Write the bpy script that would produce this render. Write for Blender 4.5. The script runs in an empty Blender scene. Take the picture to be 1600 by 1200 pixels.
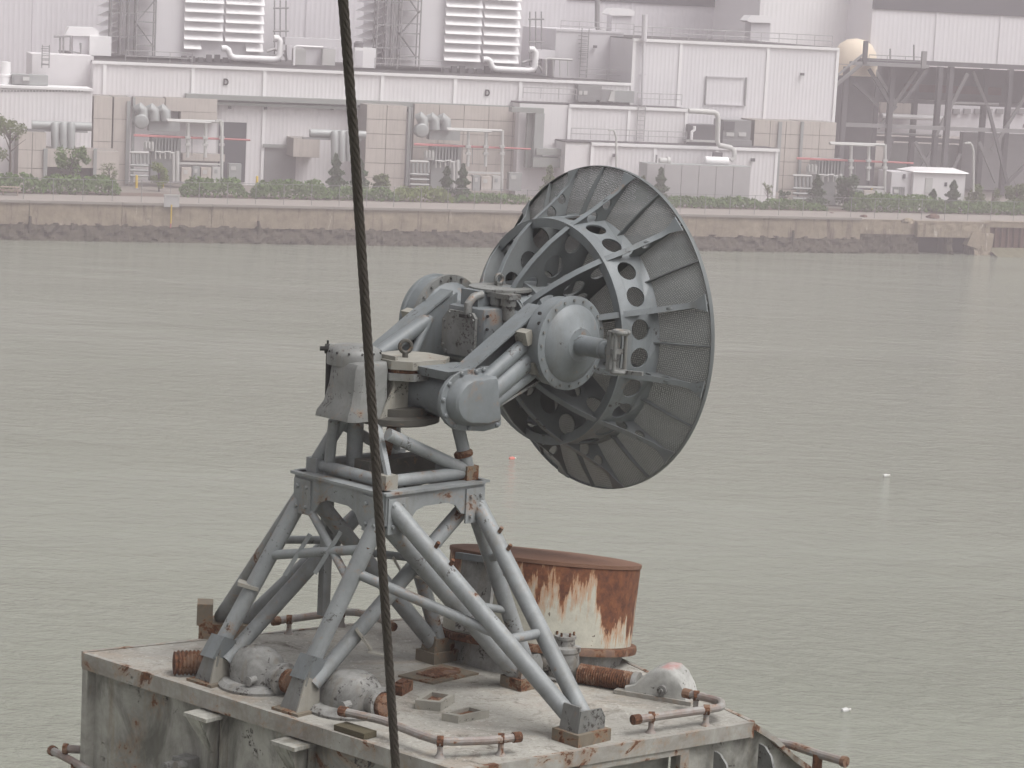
import bpy, bmesh, math, random
from mathutils import Vector, Matrix, noise
from mathutils.geometry import tessellate_polygon

# ------------------------------------------------------------------ camera, sky, sun, exposure
SC = bpy.context.scene
COL = SC.collection
FPX, ROLL, CAMZ, HORIZON = 4000.0, math.radians(2.9), 23.2, 0.0     # focal length in photo pixels, eye height over the water
PITCH = math.atan((600 - HORIZON) / FPX)
R0 = Vector((1, 0, 0)); F0 = Vector((0, math.cos(PITCH), -math.sin(PITCH))); U0 = Vector((0, math.sin(PITCH), math.cos(PITCH)))
CAMP = Vector((0, 0, CAMZ))
cam_data = bpy.data.cameras.new('camera'); cam = bpy.data.objects.new('camera', cam_data); COL.objects.link(cam)
cam_data.sensor_width = 36.0; cam_data.lens = 36.0 * FPX / 1600.0; cam_data.clip_start = 0.1; cam_data.clip_end = 9000
cr = R0 * math.cos(ROLL) + U0 * math.sin(ROLL); cu = -R0 * math.sin(ROLL) + U0 * math.cos(ROLL)
mw = Matrix((cr, cu, -F0)).transposed().to_4x4(); mw.translation = CAMP
cam.matrix_world = mw
SC.camera = cam

SUN_EL, SUN_AZ = math.radians(60), math.radians(118)      # azimuth clockwise from +Y: high, to the right of the camera and a little behind
world = bpy.data.worlds.new('World'); SC.world = world; world.use_nodes = True
wn = world.node_tree.nodes; wl = world.node_tree.links
for n in list(wn): wn.remove(n)
wo = wn.new('ShaderNodeOutputWorld'); wb = wn.new('ShaderNodeBackground'); sky = wn.new('ShaderNodeTexSky')
sky.sky_type = 'NISHITA'; sky.sun_disc = False; sky.sun_elevation = SUN_EL; sky.sun_rotation = SUN_AZ
sky.air_density = 1.0; sky.dust_density = 6.0; sky.ozone_density = 1.0
hs = wn.new('ShaderNodeHueSaturation'); hs.inputs['Saturation'].default_value = 0.06      # overcast: the colour of the sky is lost in cloud
tint = wn.new('ShaderNodeMix'); tint.data_type = 'RGBA'; tint.blend_type = 'MULTIPLY'; tint.inputs[0].default_value = 1.0
tint.inputs[7].default_value = (1.0, 0.985, 0.985, 1)
wl.new(sky.outputs[0], hs.inputs['Color']); wl.new(hs.outputs[0], tint.inputs[6]); wl.new(tint.outputs[2], wb.inputs[0])
wb.inputs[1].default_value = 0.15
wl.new(wb.outputs[0], wo.inputs[0])
sun_d = bpy.data.lights.new('sun', 'SUN'); sun = bpy.data.objects.new('sun', sun_d); COL.objects.link(sun)
sun_d.energy = 1.25; sun_d.angle = math.radians(35); sun_d.color = (1.0, 0.975, 0.95)
sd = Vector((math.sin(SUN_AZ) * math.cos(SUN_EL), math.cos(SUN_AZ) * math.cos(SUN_EL), math.sin(SUN_EL)))
sun.rotation_euler = sd.to_track_quat('Z', 'Y').to_euler(); sun.location = (0, 0, 60)
SC.view_settings.view_transform = 'Standard'; SC.view_settings.look = 'None'
SC.view_settings.exposure = 0.22; SC.view_settings.gamma = 1.0
try: SC.view_settings.use_curve_mapping = False
except Exception: pass
SC.render.engine = 'CYCLES'
SC.cycles.use_denoising = True; SC.cycles.use_adaptive_sampling = True; SC.cycles.adaptive_threshold = 0.025; SC.cycles.max_bounces = 6; SC.cycles.volume_bounces = 3; SC.cycles.transparent_max_bounces = 24
SC.cycles.caustics_reflective = False; SC.cycles.caustics_refractive = False
random.seed(11)
rnd = random.random
def ru(a, b): return a + (b - a) * random.random()

# ------------------------------------------------------------------ survey helpers: sight lines met with real planes
def ray(x, y):
    dx, dy = x - 800, y - 600
    a = dx * math.cos(ROLL) + dy * math.sin(ROLL); b = -dx * math.sin(ROLL) + dy * math.cos(ROLL)
    return F0 * FPX + R0 * a - U0 * b
def G(x, y, z):
    r = ray(x, y); return CAMP + r * ((z - CAMZ) / r.z)
def AT(x, y, Y):
    r = ray(x, y); return CAMP + r * (Y / r.y)
class Frame:
    """Upright plan frame: s along, d inland, z up."""
    def __init__(self, ox, oy, deg):
        a = math.radians(deg); self.o = Vector((ox, oy, 0)); self.e = Vector((math.cos(a), math.sin(a), 0)); self.n = Vector((-math.sin(a), math.cos(a), 0))
    def W(self, s, d, z): return self.o + self.e * s + self.n * d + Vector((0, 0, z))
    def px(self, x, y, d):
        r = ray(x, y); k = ((self.o + self.n * d - CAMP).dot(self.n)) / r.dot(self.n); p = CAMP + r * k
        return (p - self.o).dot(self.e), p.z
    def P(self, x, y, d):
        s, z = self.px(x, y, d); return self.W(s, d, z)
BK = Frame(0, 242, 16.5)       # the power station
QY = Frame(-1.87, 241.5, 20.0) # the quay
Z = Vector((0, 0, 1))

# ------------------------------------------------------------------ mesh and object helpers
WLOC = {}
def wloc(o): return WLOC.get(o.name, Vector((0, 0, 0)))
def frame_of(axis):
    a = axis.normalized(); h = Vector((0, 0, 1)) if abs(a.z) < 0.9 else Vector((1, 0, 0))
    x = h.cross(a).normalized(); return x, a.cross(x), a
class MB:
    def __init__(self): self.v = []; self.f = []
    def add(self, vs, fs):
        o = len(self.v); self.v += [Vector(p) for p in vs]; self.f += [tuple(i + o for i in f) for f in fs]; return self
    def hexa(self, p): # p: bottom 4 ccw, top 4
        return self.add(p, [(3, 2, 1, 0), (4, 5, 6, 7), (0, 1, 5, 4), (1, 2, 6, 5), (2, 3, 7, 6), (3, 0, 4, 7)])
    def box(self, c, ax, ay, az, sx, sy, sz):
        c = Vector(c); ax, ay, az = Vector(ax).normalized() * sx / 2, Vector(ay).normalized() * sy / 2, Vector(az).normalized() * sz / 2
        return self.hexa([c - ax - ay - az, c + ax - ay - az, c + ax + ay - az, c - ax + ay - az, c - ax - ay + az, c + ax - ay + az, c + ax + ay + az, c - ax + ay + az])
    def fbox(self, fr, s0, s1, d0, d1, z0, z1):
        return self.hexa([fr.W(s0, d0, z0), fr.W(s1, d0, z0), fr.W(s1, d1, z0), fr.W(s0, d1, z0), fr.W(s0, d0, z1), fr.W(s1, d0, z1), fr.W(s1, d1, z1), fr.W(s0, d1, z1)])
    def tube(self, p0, p1, r0, r1=None, n=12, caps=True):
        r1 = r0 if r1 is None else r1; p0, p1 = Vector(p0), Vector(p1); x, y, a = frame_of(p1 - p0)
        vs = []
        for p, r in ((p0, r0), (p1, r1)):
            for i in range(n):
                t = 2 * math.pi * i / n; vs.append(p + x * math.cos(t) * r + y * math.sin(t) * r)
        fs = [(i, (i + 1) % n, n + (i + 1) % n, n + i) for i in range(n)]
        if caps: fs += [tuple(range(n - 1, -1, -1)), tuple(range(n, 2 * n))]
        return self.add(vs, fs)
    def path(self, pts, r, n=8, caps=True):
        pts = [Vector(p) for p in pts]; rs = r if isinstance(r, (list, tuple)) else [r] * len(pts)
        vs = []; m = len(pts); x = None
        for k, p in enumerate(pts):
            d = (pts[min(k + 1, m - 1)] - pts[max(k - 1, 0)]).normalized()
            if x is None: x, y, _ = frame_of(d)
            else:
                x = (x - d * x.dot(d)).normalized(); y = d.cross(x)
            for i in range(n):
                t = 2 * math.pi * i / n; vs.append(p + (x * math.cos(t) + y * math.sin(t)) * rs[k])
        fs = [(k * n + i, k * n + (i + 1) % n, (k + 1) * n + (i + 1) % n, (k + 1) * n + i) for k in range(m - 1) for i in range(n)]
        if caps: fs += [tuple(range(n - 1, -1, -1)), tuple((m - 1) * n + i for i in range(n))]
        return self.add(vs, fs)
    def lathe(self, o, axis, prof, n=24, wob=None):
        x, y, a = frame_of(Vector(axis)); o = Vector(o); vs = []
        for (r, h) in prof:
            for i in range(n):
                t = 2 * math.pi * i / n; rr = r * (wob(t, h) if wob else 1); vs.append(o + a * h + (x * math.cos(t) + y * math.sin(t)) * rr)
        m = len(prof)
        fs = [(k * n + i, k * n + (i + 1) % n, (k + 1) * n + (i + 1) % n, (k + 1) * n + i) for k in range(m - 1) for i in range(n)]
        fs += [tuple(range(n - 1, -1, -1)), tuple((m - 1) * n + i for i in range(n))]
        return self.add(vs, fs)
    def prism(self, poly, t):
        t = Vector(t); n = len(poly); p = [Vector(q) for q in poly]
        return self.add(p + [q + t for q in p], [tuple(range(n - 1, -1, -1)), tuple(range(n, 2 * n))] + [(i, (i + 1) % n, n + (i + 1) % n, n + i) for i in range(n)])
    def holed(self, loops, fn):
        """Plate with holes: 2D loops, fn(x, y, side) gives the point for side 0 and 1."""
        flat = [q for l in loops for q in l]; n = len(flat)
        tris = tessellate_polygon([[Vector((q[0], q[1], 0)) for q in l] for l in loops])
        vs = [fn(q[0], q[1], 0) for q in flat] + [fn(q[0], q[1], 1) for q in flat]
        fs = [tuple(t) for t in tris] + [tuple(i + n for i in reversed(t)) for t in tris]
        o = 0
        for l in loops:
            m = len(l)
            for i in range(m): fs.append((o + i, o + (i + 1) % m, n + o + (i + 1) % m, n + o + i))
            o += m
        return self.add(vs, fs)
    def corr(self, fr, s0, s1, d, z0, z1, step=0.3, dep=0.05):
        """Profiled metal siding, ribs upright."""
        n = max(1, int((s1 - s0) / step)); w = (s1 - s0) / n; pr = []
        for i in range(n):
            a = s0 + i * w
            pr += [(a, d), (a + w * .6, d), (a + w * .68, d - dep), (a + w * .92, d - dep)]
        pr.append((s1, d)); m = len(pr)
        return self.add([fr.W(s, q, z0) for s, q in pr] + [fr.W(s, q, z1) for s, q in pr], [(i, i + 1, m + i + 1, m + i) for i in range(m - 1)])
    def build(self, name, mat, parent=None, smooth=35, local=False, kind=None):
        me = bpy.data.meshes.new(name)
        if local: c = Vector((0, 0, 0))
        else:
            xs = [p.x for p in self.v]; ys = [p.y for p in self.v]; zs = [p.z for p in self.v]
            c = Vector(((min(xs) + max(xs)) / 2, (min(ys) + max(ys)) / 2, min(zs)))
        me.from_pydata([tuple(p - c) for p in self.v], [], self.f)
        bm = bmesh.new(); bm.from_mesh(me); bmesh.ops.recalc_face_normals(bm, faces=bm.faces); bm.to_mesh(me); bm.free()
        if smooth:
            me.shade_smooth(); me.set_sharp_from_angle(angle=math.radians(smooth))
        me.materials.append(mat)
        o = bpy.data.objects.new(name, me); COL.objects.link(o)
        if parent is not None: o.parent = parent
        if not local:
            o.location = c - (wloc(parent) if parent is not None else Vector((0, 0, 0))); WLOC[o.name] = c
        if kind: o['kind'] = kind
        return o
def tag(o, label, cat=None, group=None, kind=None):
    o['label'] = label
    if cat: o['category'] = cat
    if group: o['group'] = group
    if kind: o['kind'] = kind
    return o
def thing(name, label, cat, loc, group=None):
    o = bpy.data.objects.new(name, None); COL.objects.link(o); o.location = Vector(loc); o.empty_display_size = 0.2
    WLOC[o.name] = Vector(loc); return tag(o, label, cat, group)
def part(name, mat, parent, fn, smooth=35, kind=None):
    m = MB(); fn(m); return m.build(name, mat, parent, smooth, kind=kind)

# ------------------------------------------------------------------ materials
def newmat(name):
    m = bpy.data.materials.new(name); m.use_nodes = True; nt = m.node_tree
    return m, nt, nt.nodes['Principled BSDF']
def pos(nt, scale=(1, 1, 1)):
    g = nt.nodes.new('ShaderNodeNewGeometry'); mp = nt.nodes.new('ShaderNodeMapping'); mp.inputs['Scale'].default_value = scale
    nt.links.new(g.outputs['Position'], mp.inputs['Vector']); return mp.outputs[0]
def noi(nt, vec, scale, detail=4, rough=.6, dist=0):
    n = nt.nodes.new('ShaderNodeTexNoise'); n.inputs['Scale'].default_value = scale; n.inputs['Detail'].default_value = detail
    n.inputs['Roughness'].default_value = rough; n.inputs['Distortion'].default_value = dist; nt.links.new(vec, n.inputs['Vector']); return n.outputs['Fac']
def ramp(nt, fac, a, b, ca=(0, 0, 0, 1), cb=(1, 1, 1, 1)):
    r = nt.nodes.new('ShaderNodeValToRGB'); r.color_ramp.elements[0].position = a; r.color_ramp.elements[1].position = b
    r.color_ramp.elements[0].color = ca; r.color_ramp.elements[1].color = cb; nt.links.new(fac, r.inputs[0]); return r.outputs[0]
def mix(nt, fac, a, b, mode='MIX'):
    m = nt.nodes.new('ShaderNodeMix'); m.data_type = 'RGBA'; m.blend_type = mode
    for sock, v in ((m.inputs[0], fac), (m.inputs[6], a), (m.inputs[7], b)):
        if hasattr(v, 'is_linked'): nt.links.new(v, sock)
        elif sock is m.inputs[0]: sock.default_value = v
        else: sock.default_value = (*v[:3], 1)
    return m.outputs[2]
def mth(nt, op, a, b=0.0):
    m = nt.nodes.new('ShaderNodeMath'); m.operation = op
    for s, v in ((m.inputs[0], a), (m.inputs[1], b)):
        if hasattr(v, 'is_linked'): nt.links.new(v, s)
        else: s.default_value = v
    return m.outputs[0]
def bump(nt, bsdf, h, strength, dist=.01):
    b = nt.nodes.new('ShaderNodeBump'); b.inputs['Strength'].default_value = strength; b.inputs['Distance'].default_value = dist
    nt.links.new(h, b.inputs['Height']); nt.links.new(b.outputs[0], bsdf.inputs['Normal']); return b
def plain(name, col, rough=.6, metal=0, var=.25, scale=2.0, streak=0.0, bmp=0.0):
    """Weathered flat paint, concrete or sheet metal: noise in tone, rain streaks, fine relief."""
    m, nt, b = newmat(name); p = pos(nt)
    a = noi(nt, p, scale, 6, .65); c = mix(nt, mth(nt, 'MULTIPLY', a, var * 1.6), col, tuple(x * .55 for x in col))
    if streak:
        s = noi(nt, pos(nt, (1.6, 1.6, .09)), 3.0, 5, .7); c = mix(nt, mth(nt, 'MULTIPLY', ramp(nt, s, .5, .75), streak), c, tuple(x * .42 for x in col))
    nt.links.new(c, b.inputs['Base Color']); b.inputs['Roughness'].default_value = rough; b.inputs['Metallic'].default_value = metal
    if bmp: bump(nt, b, noi(nt, p, scale * 8, 5, .7), bmp, .02)
    return m
RUST_D, RUST_O = (.045, .022, .014), (.165, .072, .036)
def painted(name, col, dirt=.35, rust=.60, rsc=6.0, chip=0.0, scale=3.0, rough=.5, grime_shade=0.0, dirtcol=None):
    """Old ship paint over steel: mottled, rust breaking through where the noise is above `rust`, dark chips and tan staining."""
    m, nt, b = newmat(name); p = pos(nt)
    n1 = noi(nt, p, scale, 8, .7, .4); n2 = noi(nt, p, rsc, 9, .72, .6); n3 = noi(nt, p, rsc * 7, 4, .7)
    c = mix(nt, mth(nt, 'MULTIPLY', ramp(nt, n1, .38, .72), dirt), col, dirtcol or tuple(x * .45 for x in col))
    st = noi(nt, pos(nt, (5, 5, .5)), 2.2, 5, .7)
    c = mix(nt, mth(nt, 'MULTIPLY', ramp(nt, st, .52, .75), dirt * .8), c, (col[0] * .62, col[1] * .52, col[2] * .40))
    rm = mth(nt, 'ADD', n2, mth(nt, 'MULTIPLY', mth(nt, 'SUBTRACT', n3, .5), .16))
    halo = ramp(nt, rm, rust - .07, rust + .01)
    c = mix(nt, mth(nt, 'MULTIPLY', halo, .45), c, (.30, .17, .085))
    mask = ramp(nt, rm, rust, rust + .02)
    rc = mix(nt, ramp(nt, n3, .35, .65), RUST_D, RUST_O)
    c = mix(nt, mask, c, rc)
    if chip:
        k = mth(nt, 'MULTIPLY', ramp(nt, noi(nt, p, rsc * 8, 5, .75), .52, .57), ramp(nt, noi(nt, p, rsc * .9, 5, .7, .8), 1.0 - chip, 1.03 - chip)); c = mix(nt, k, c, (.04, .034, .03))
    if grime_shade:
        gm = ramp(nt, noi(nt, pos(nt, (1, 1, .38)), 1.9, 9, .68, 1.2), .47, .62); c = mix(nt, mth(nt, 'MULTIPLY', gm, grime_shade), c, (.05, .048, .04))
    nt.links.new(c, b.inputs['Base Color'])
    nt.links.new(mth(nt, 'ADD', mth(nt, 'MULTIPLY', mask, .35), rough), b.inputs['Roughness'])
    h = mth(nt, 'ADD', mth(nt, 'MULTIPLY', n3, .25), mth(nt, 'MULTIPLY', mask, -.6)); bump(nt, b, h, .35, .006)
    return m
M = {}
M['grey'] = painted('grey_paint', (.185, .204, .213), dirt=.55, rust=.675, rsc=4, chip=.39, grime_shade=.15, scale=2.5)
M['grey2'] = painted('grey_paint_stained', (.215, .22, .212), dirt=.7, rust=.66, rsc=6, chip=.47, grime_shade=.3, scale=4)
M['frame'] = painted('frame_paint', (.265, .283, .288), dirt=.6, rust=.635, rsc=5, chip=.40, grime_shade=.22, scale=4)
M['cream'] = painted('cream_primer', (.30, .29, .255), dirt=.55, rust=.65, rsc=7, chip=.41, scale=5)
M['dishgrey'] = painted('dish_paint', (.125, .136, .138), dirt=.3, rust=.80, rsc=5, scale=3)
M['deck'] = None
M['wall'] = painted('deckhouse_paint', (.40, .395, .36), dirt=1.0, rust=.63, rsc=2.2, chip=.42, scale=2.2, grime_shade=.72, rough=.6, dirtcol=(.10, .098, .085))
M['edge'] = painted('edge_paint', (.33, .325, .30), dirt=.8, rust=.57, rsc=4, chip=.36, scale=5, dirtcol=(.12, .09, .065))
M['mottle'] = painted('flaking_white_paint', (.30, .30, .288), dirt=1.0, rust=.68, rsc=5, chip=.46, scale=9, rough=.8, grime_shade=.25, dirtcol=(.13, .13, .122))
M['rust'] = painted('rusty_steel', (.16, .10, .075), dirt=.5, rust=.47, rsc=5, scale=6, rough=.8)
M['rustblock'] = painted('rusty_block', (.17, .145, .11), dirt=.7, rust=.55, rsc=6, scale=6, rough=.8)
M['pipe'] = painted('rail_paint', (.27, .265, .25), dirt=.8, rust=.60, rsc=9, chip=.33, scale=7, dirtcol=(.15, .07, .05))
M['black'] = plain('black_steel', (.02, .019, .018), .7, 0, .5, 8)
# ------------------------------------------------------------------ water, ground, quay
def water_mat():
    m, nt, b = newmat('harbour_water')
    b.inputs['Roughness'].default_value = .08; b.inputs['IOR'].default_value = 1.33
    p = pos(nt)
    c = mix(nt, ramp(nt, noi(nt, pos(nt, (.02, .05, 1)), 1.0, 3), .35, .7), (.198, .214, .17), (.222, .236, .192))
    nt.links.new(c, b.inputs['Base Color'])
    a = noi(nt, pos(nt, (.8, 1.2, 1)), .95, 6, .62, .6)          # wind ripples, crests across the view
    f = noi(nt, pos(nt, (1.0, 1.3, 1)), 3.0, 5, .6, .4)
    w = noi(nt, pos(nt, (.12, .30, 1)), 1.0, 2, .5)              # slow swell
    patch = ramp(nt, noi(nt, pos(nt, (.014, .05, 1)), 1.0, 4, .55, .6), .36, .62, (.42, .42, .42, 1), (1.25, 1.25, 1.25, 1))
    h = mth(nt, 'MULTIPLY', mth(nt, 'ADD', mth(nt, 'MULTIPLY', a, .8), mth(nt, 'MULTIPLY', f, .34)), patch)
    h = mth(nt, 'ADD', h, mth(nt, 'MULTIPLY', w, .6))
    bump(nt, b, h, 1.0, .36)
    return m
wm = MB(); wm.add([(-690, -55, 0), (690, -55, 0), (690, 520, 0), (-690, 520, 0)], [(0, 1, 2, 3)])
wo_ = wm.build('water', water_mat(), smooth=0); tag(wo_, 'rippled grey green harbour water', kind='structure')

M['ground'] = plain('yard_ground', (.23, .205, .18), .9, 0, .5, .4, bmp=.3)
M['walk'] = plain('pale_walk', (.29, .26, .235), .9, 0, .35, .6, bmp=.2)
M['soil'] = plain('bare_soil', (.16, .115, .09), .95, 0, .5, 1.2, bmp=.4)
QZ = 3.3
g = MB()
g.add([QY.W(-700, .45, QZ), QY.W(600, .45, QZ), Vector((690, 2590, QZ)), Vector((-690, 2590, QZ))], [(0, 1, 2, 3)])
tag(g.build('ground', M['ground'], smooth=0), 'flat yard of the far bank', kind='structure')
g = MB(); g.add([QY.W(-160, .5, QZ + .03), QY.W(160, .5, QZ + .03), QY.W(160, 8.6, QZ + .03), QY.W(-160, 8.6, QZ + .03)], [(0, 1, 2, 3)])
tag(g.build('path', M['walk'], smooth=0), 'pale walkway along the quay edge', kind='structure')
g = MB(); g.add([QY.W(-160, 8.6, QZ + .04), QY.W(160, 8.6, QZ + .04), QY.W(160, 12.5, QZ + .04), QY.W(-160, 12.5, QZ + .04)], [(0, 1, 2, 3)])
tag(g.build('planting_bed', M['soil'], smooth=0), 'brown planting bed behind the walkway', kind='structure')

def conc_mat():
    m, nt, b = newmat('quay_concrete'); p = pos(nt)
    c = mix(nt, ramp(nt, noi(nt, p, .7, 7, .7), .3, .7), (.30, .25, .185), (.185, .15, .108))
    s = noi(nt, pos(nt, (1.2, 1.2, .12)), 1.6, 6, .7)
    c = mix(nt, ramp(nt, s, .55, .7), c, (.09, .068, .05))
    w = noi(nt, pos(nt, (.9, .9, .2)), 1.3, 5, .7); c = mix(nt, ramp(nt, w, .64, .70), c, (.42, .38, .33))
    nt.links.new(c, b.inputs['Base Color']); b.inputs['Roughness'].default_value = .9; bump(nt, b, noi(nt, p, 4, 6, .7), .5, .08)
    return m
M['conc'] = conc_mat()
M['weed'] = plain('weed_covered_stone', (.075, .064, .042), .95, 0, .9, 2.2, bmp=.9)
M['dark'] = plain('recess_shade', (.028, .024, .022), .95, 0, .4, 1)
def rough_face(m, fr, s0, s1, d, z0, z1, ns, nz, amp, slope=0, fq=.8, seed=0):
    vs = []; fs = []
    for j in range(nz + 1):
        for i in range(ns + 1):
            s = s0 + (s1 - s0) * i / ns; z = z0 + (z1 - z0) * j / nz
            k = noise.fractal(Vector((s * fq, z * fq, seed)), 1, 2.2, 4) * amp
            if j == nz and not slope: k *= .2
            vs.append(fr.W(s, d + k - slope * (1 - j / nz), z))
    for j in range(nz):
        for i in range(ns):
            a = j * (ns + 1) + i; fs.append((a, a + 1, a + ns + 2, a + ns + 1))
    m.add(vs, fs)
sQ = lambda x, y=360: QY.px(x, y, 0)[0]
quay = thing('quay_wall', 'long stained concrete quay wall with dark weedy foot across the water', 'quay wall', QY.W(0, 0, 0))
edges = [-150, -110, -80, sQ(45), sQ(190), sQ(330), sQ(520), sQ(700), sQ(880), sQ(1040), sQ(1200), sQ(1345)]
for i in range(len(edges) - 1):
    m = MB(); rough_face(m, QY, edges[i] + .03, edges[i + 1] - .03, 0, 1.35, QZ, 60, 10, .07, seed=i)
    m.fbox(QY, edges[i] + .03, edges[i + 1] - .03, .14, .75, 1.3, QZ + .05); m.build('concrete_panel', M['conc'], quay, 0)
    m = MB(); m.fbox(QY, edges[i] + .02, edges[i + 1] - .02, -.16, .5, QZ - .02, QZ + .2); m.build('coping', M['walk'], quay)
m = MB(); rough_face(m, QY, -150, sQ(1345), .1, -.6, 1.55, 900, 14, .42, slope=1.3, fq=1.3); m.build('weedy_foot', M['weed'], quay, 0)
for x in (46, 402, 1238):
    s = sQ(x); m = MB(); m.path([QY.W(s, -.35, -.5), QY.W(s + ru(-.1, .1), -.3, 1.6), QY.W(s, -.25, ru(1.9, 2.3))], [.17, .15, .12], 7); m.build('timber_pile', M['weed'], quay)
# the broken end of the quay, to the right
bq = thing('broken_wharf', 'broken concrete wharf end with dark openings under its slab', 'wharf', QY.W(sQ(1440), 0, 0))
sa, sb, sc_, sd_ = sQ(1345), sQ(1430), sQ(1543), sQ(1700)
m = MB(); rough_face(m, QY, sa + .05, sb, .15, 1.9, QZ, 30, 8, .1, seed=30); m.fbox(QY, sa + .05, sb, .3, 1.2, 1.6, QZ + .02); m.build('slab_face', M['conc'], bq, 0)
m = MB(); rough_face(m, QY, sb, sc_, -.5, 1.75, QZ - .15, 36, 8, .12, seed=31); m.fbox(QY, sb, sc_, -.3, 1.4, 1.7, QZ + .02); m.build('slab_face', M['conc'], bq, 0)
m = MB(); m.fbox(QY, sa, sd_ + 60, 1.8, 2.4, -.5, 1.9); m.build('back_wall', M['dark'], bq)  # near-black wall colour paints the shade inside the openings
for x0, x1 in ((1345, 1392), (1392, 1436), (1478, 1487), (1520, 1546)):
    a, b_ = sQ(x0), sQ(x1); m = MB(); rough_face(m, QY, a, b_, -.25 if x0 > 1400 else .1, -.5, 1.9, 12, 8, .22, slope=.5, fq=1.6, seed=x0); m.fbox(QY, a + .1, b_ - .1, .3, 1.7, -.5, 1.75)
    m.build('pier', M['weed'] if x0 < 1480 else M['conc'], bq, 0)
m = MB(); m.prism([QY.W(sQ(1508), -.6, 1.0), QY.W(sQ(1547), -.6, .2), QY.W(sQ(1549), -.6, 2.2), QY.W(sQ(1515), -.6, 2.3)], QY.n * .9); m.build('fallen_chunk', M['conc'], bq)
# sheet piling and the little beach
M['pile'] = plain('rusty_sheet_pile', (.15, .085, .06), .9, 0, .6, 1.0, streak=.6, bmp=.4)
sp = thing('sheet_pile_wall', 'rusty brown sheet piling beside the broken wharf', 'retaining wall', QY.W(sQ(1580), 1, 0))
m = MB(); m.corr(QY, sc_ + .05, sc_ + 70, .95, -.3, 2.75, .75, .3); m.build('piling', M['pile'], sp)
m = MB(); m.fbox(QY, sc_ + .05, sc_ + 70, .5, 1.6, 2.75, QZ + .05); m.build('cap_beam', M['conc'], sp)
m = MB(); rough_face(m, QY, sc_ + .2, sc_ + 60, .6, -.1, .7, 200, 6, .35, slope=3.2, fq=1.2, seed=77); m.build('mud_bank', plain('mud', (.17, .16, .10), .95, 0, .7, 1.0, bmp=.6), sp, 0)
for x, y, r, lab in ((1418, 347, .55, 'pale broken concrete lump on the edge of the broken wharf'), (1458, 341, .6, 'brown boulder on the walkway above the broken wharf'), (1350, 339, .35, 'small rusty lump at the corner of the broken wharf'), (1300, 333, .22, 'small weed clump on the quay edge')):
    p = G(x, y, QZ + .03); m = MB(); m.lathe(p - Z * .1, Z, [(r, 0), (r * 1.05, r * .35), (r * .75, r * .75), (r * .25, r * .95)], 9, lambda t, h: 1 + .25 * math.sin(3 * t + h * 9) + .15 * math.sin(5 * t))
    tag(m.build('boulder', M['conc'] if x == 1418 else M['pile'], smooth=0), lab, 'rock')
# ------------------------------------------------------------------ the ship: deckhouse roof and walls
ZD, ZT = CAMZ - 4.15, CAMZ - 2.85
def V(x, y, z=0): return Vector((x, y, z))
cN, cL, cR = G(715, 1203, ZD), G(133, 1020, ZD), G(1175, 1128, ZD); cK = V(.085, 17.24, ZD)
def deck_mat():
    m, nt, b = newmat('deck_paint'); p = pos(nt)
    n1 = noi(nt, p, 1.4, 8, .7, .5); n2 = noi(nt, p, 5, 8, .75, .8); n3 = noi(nt, p, 22, 5, .7)
    c = mix(nt, ramp(nt, n1, .35, .68), (.37, .36, .325), (.235, .228, .205))
    c = mix(nt, mth(nt, 'MULTIPLY', ramp(nt, noi(nt, p, .9, 6, .7, 1.0), .49, .66), .5), c, (.27, .185, .115))      # rust wash
    c = mix(nt, mth(nt, 'MULTIPLY', ramp(nt, noi(nt, pos(nt, (1, 1.7, 1)), 2.3, 5, .6), .58, .74), .18), c, (.36, .26, .21))   # pink primer
    c = mix(nt, mth(nt, 'MULTIPLY', ramp(nt, n2, .52, .64), .8), c, (.15, .135, .112))
    c = mix(nt, ramp(nt, mth(nt, 'ADD', mth(nt, 'MULTIPLY', n2, .7), mth(nt, 'MULTIPLY', n3, .3)), .59, .63), c, (.06, .045, .035))
    c = mix(nt, ramp(nt, n3, .60, .72), c, (.50, .48, .44))
    n4 = noi(nt, pos(nt, (1, 1.4, 1)), 34, 6, .8, .5); c = mix(nt, mth(nt, 'MULTIPLY', ramp(nt, n4, .54, .62), .6), c, (.13, .12, .10)); c = mix(nt, mth(nt, 'MULTIPLY', ramp(nt, noi(nt, pos(nt, (1.3, 1, 1)), 11, 8, .8), .57, .62), .55), c, (.47, .455, .42))
    nt.links.new(c, b.inputs['Base Color']); b.inputs['Roughness'].default_value = .7; bump(nt, b, n4, .4, .008)
    return m
M['deck'] = deck_mat()
house = thing('deckhouse', 'weathered white steel deckhouse roof carrying the radar tower', 'deckhouse', cN - Z * 2.6)
m = MB(); m.prism([q - Z * .03 for q in (cN, cR, cK, cL)], Z * .03); m.build('deck_plate', M['deck'], house)
dl = (cL - cN).normalized(); nl = Vector((-dl.y, dl.x, 0)); nl = nl if nl.dot(V(-1, -1)) > 0 else -nl      # outward normal of the left wall
dr = (cR - cN).normalized(); nr = Vector((dr.y, -dr.x, 0)); nr = nr if nr.dot(V(1, -1)) > 0 else -nr
LL, LR = (cL - cN).length, (cR - cN).length
def edge_strip(m, a, b, nrm, z0, z1, t0, t1): # box along an edge from a to b, from t0 to t1 outward
    m.hexa([a + nrm * t1 + Z * z0, b + nrm * t1 + Z * z0, b + nrm * t0 + Z * z0, a + nrm * t0 + Z * z0, a + nrm * t1 + Z * z1, b + nrm * t1 + Z * z1, b + nrm * t0 + Z * z1, a + nrm * t0 + Z * z1])
part('edge_angle', M['edge'], house, lambda m: (edge_strip(m, cN, cL, nl, -.10, .004, -.01, .022), edge_strip(m, cN - dr * 0, cR, nr, -.085, .004, -.01, .022)))
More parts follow.
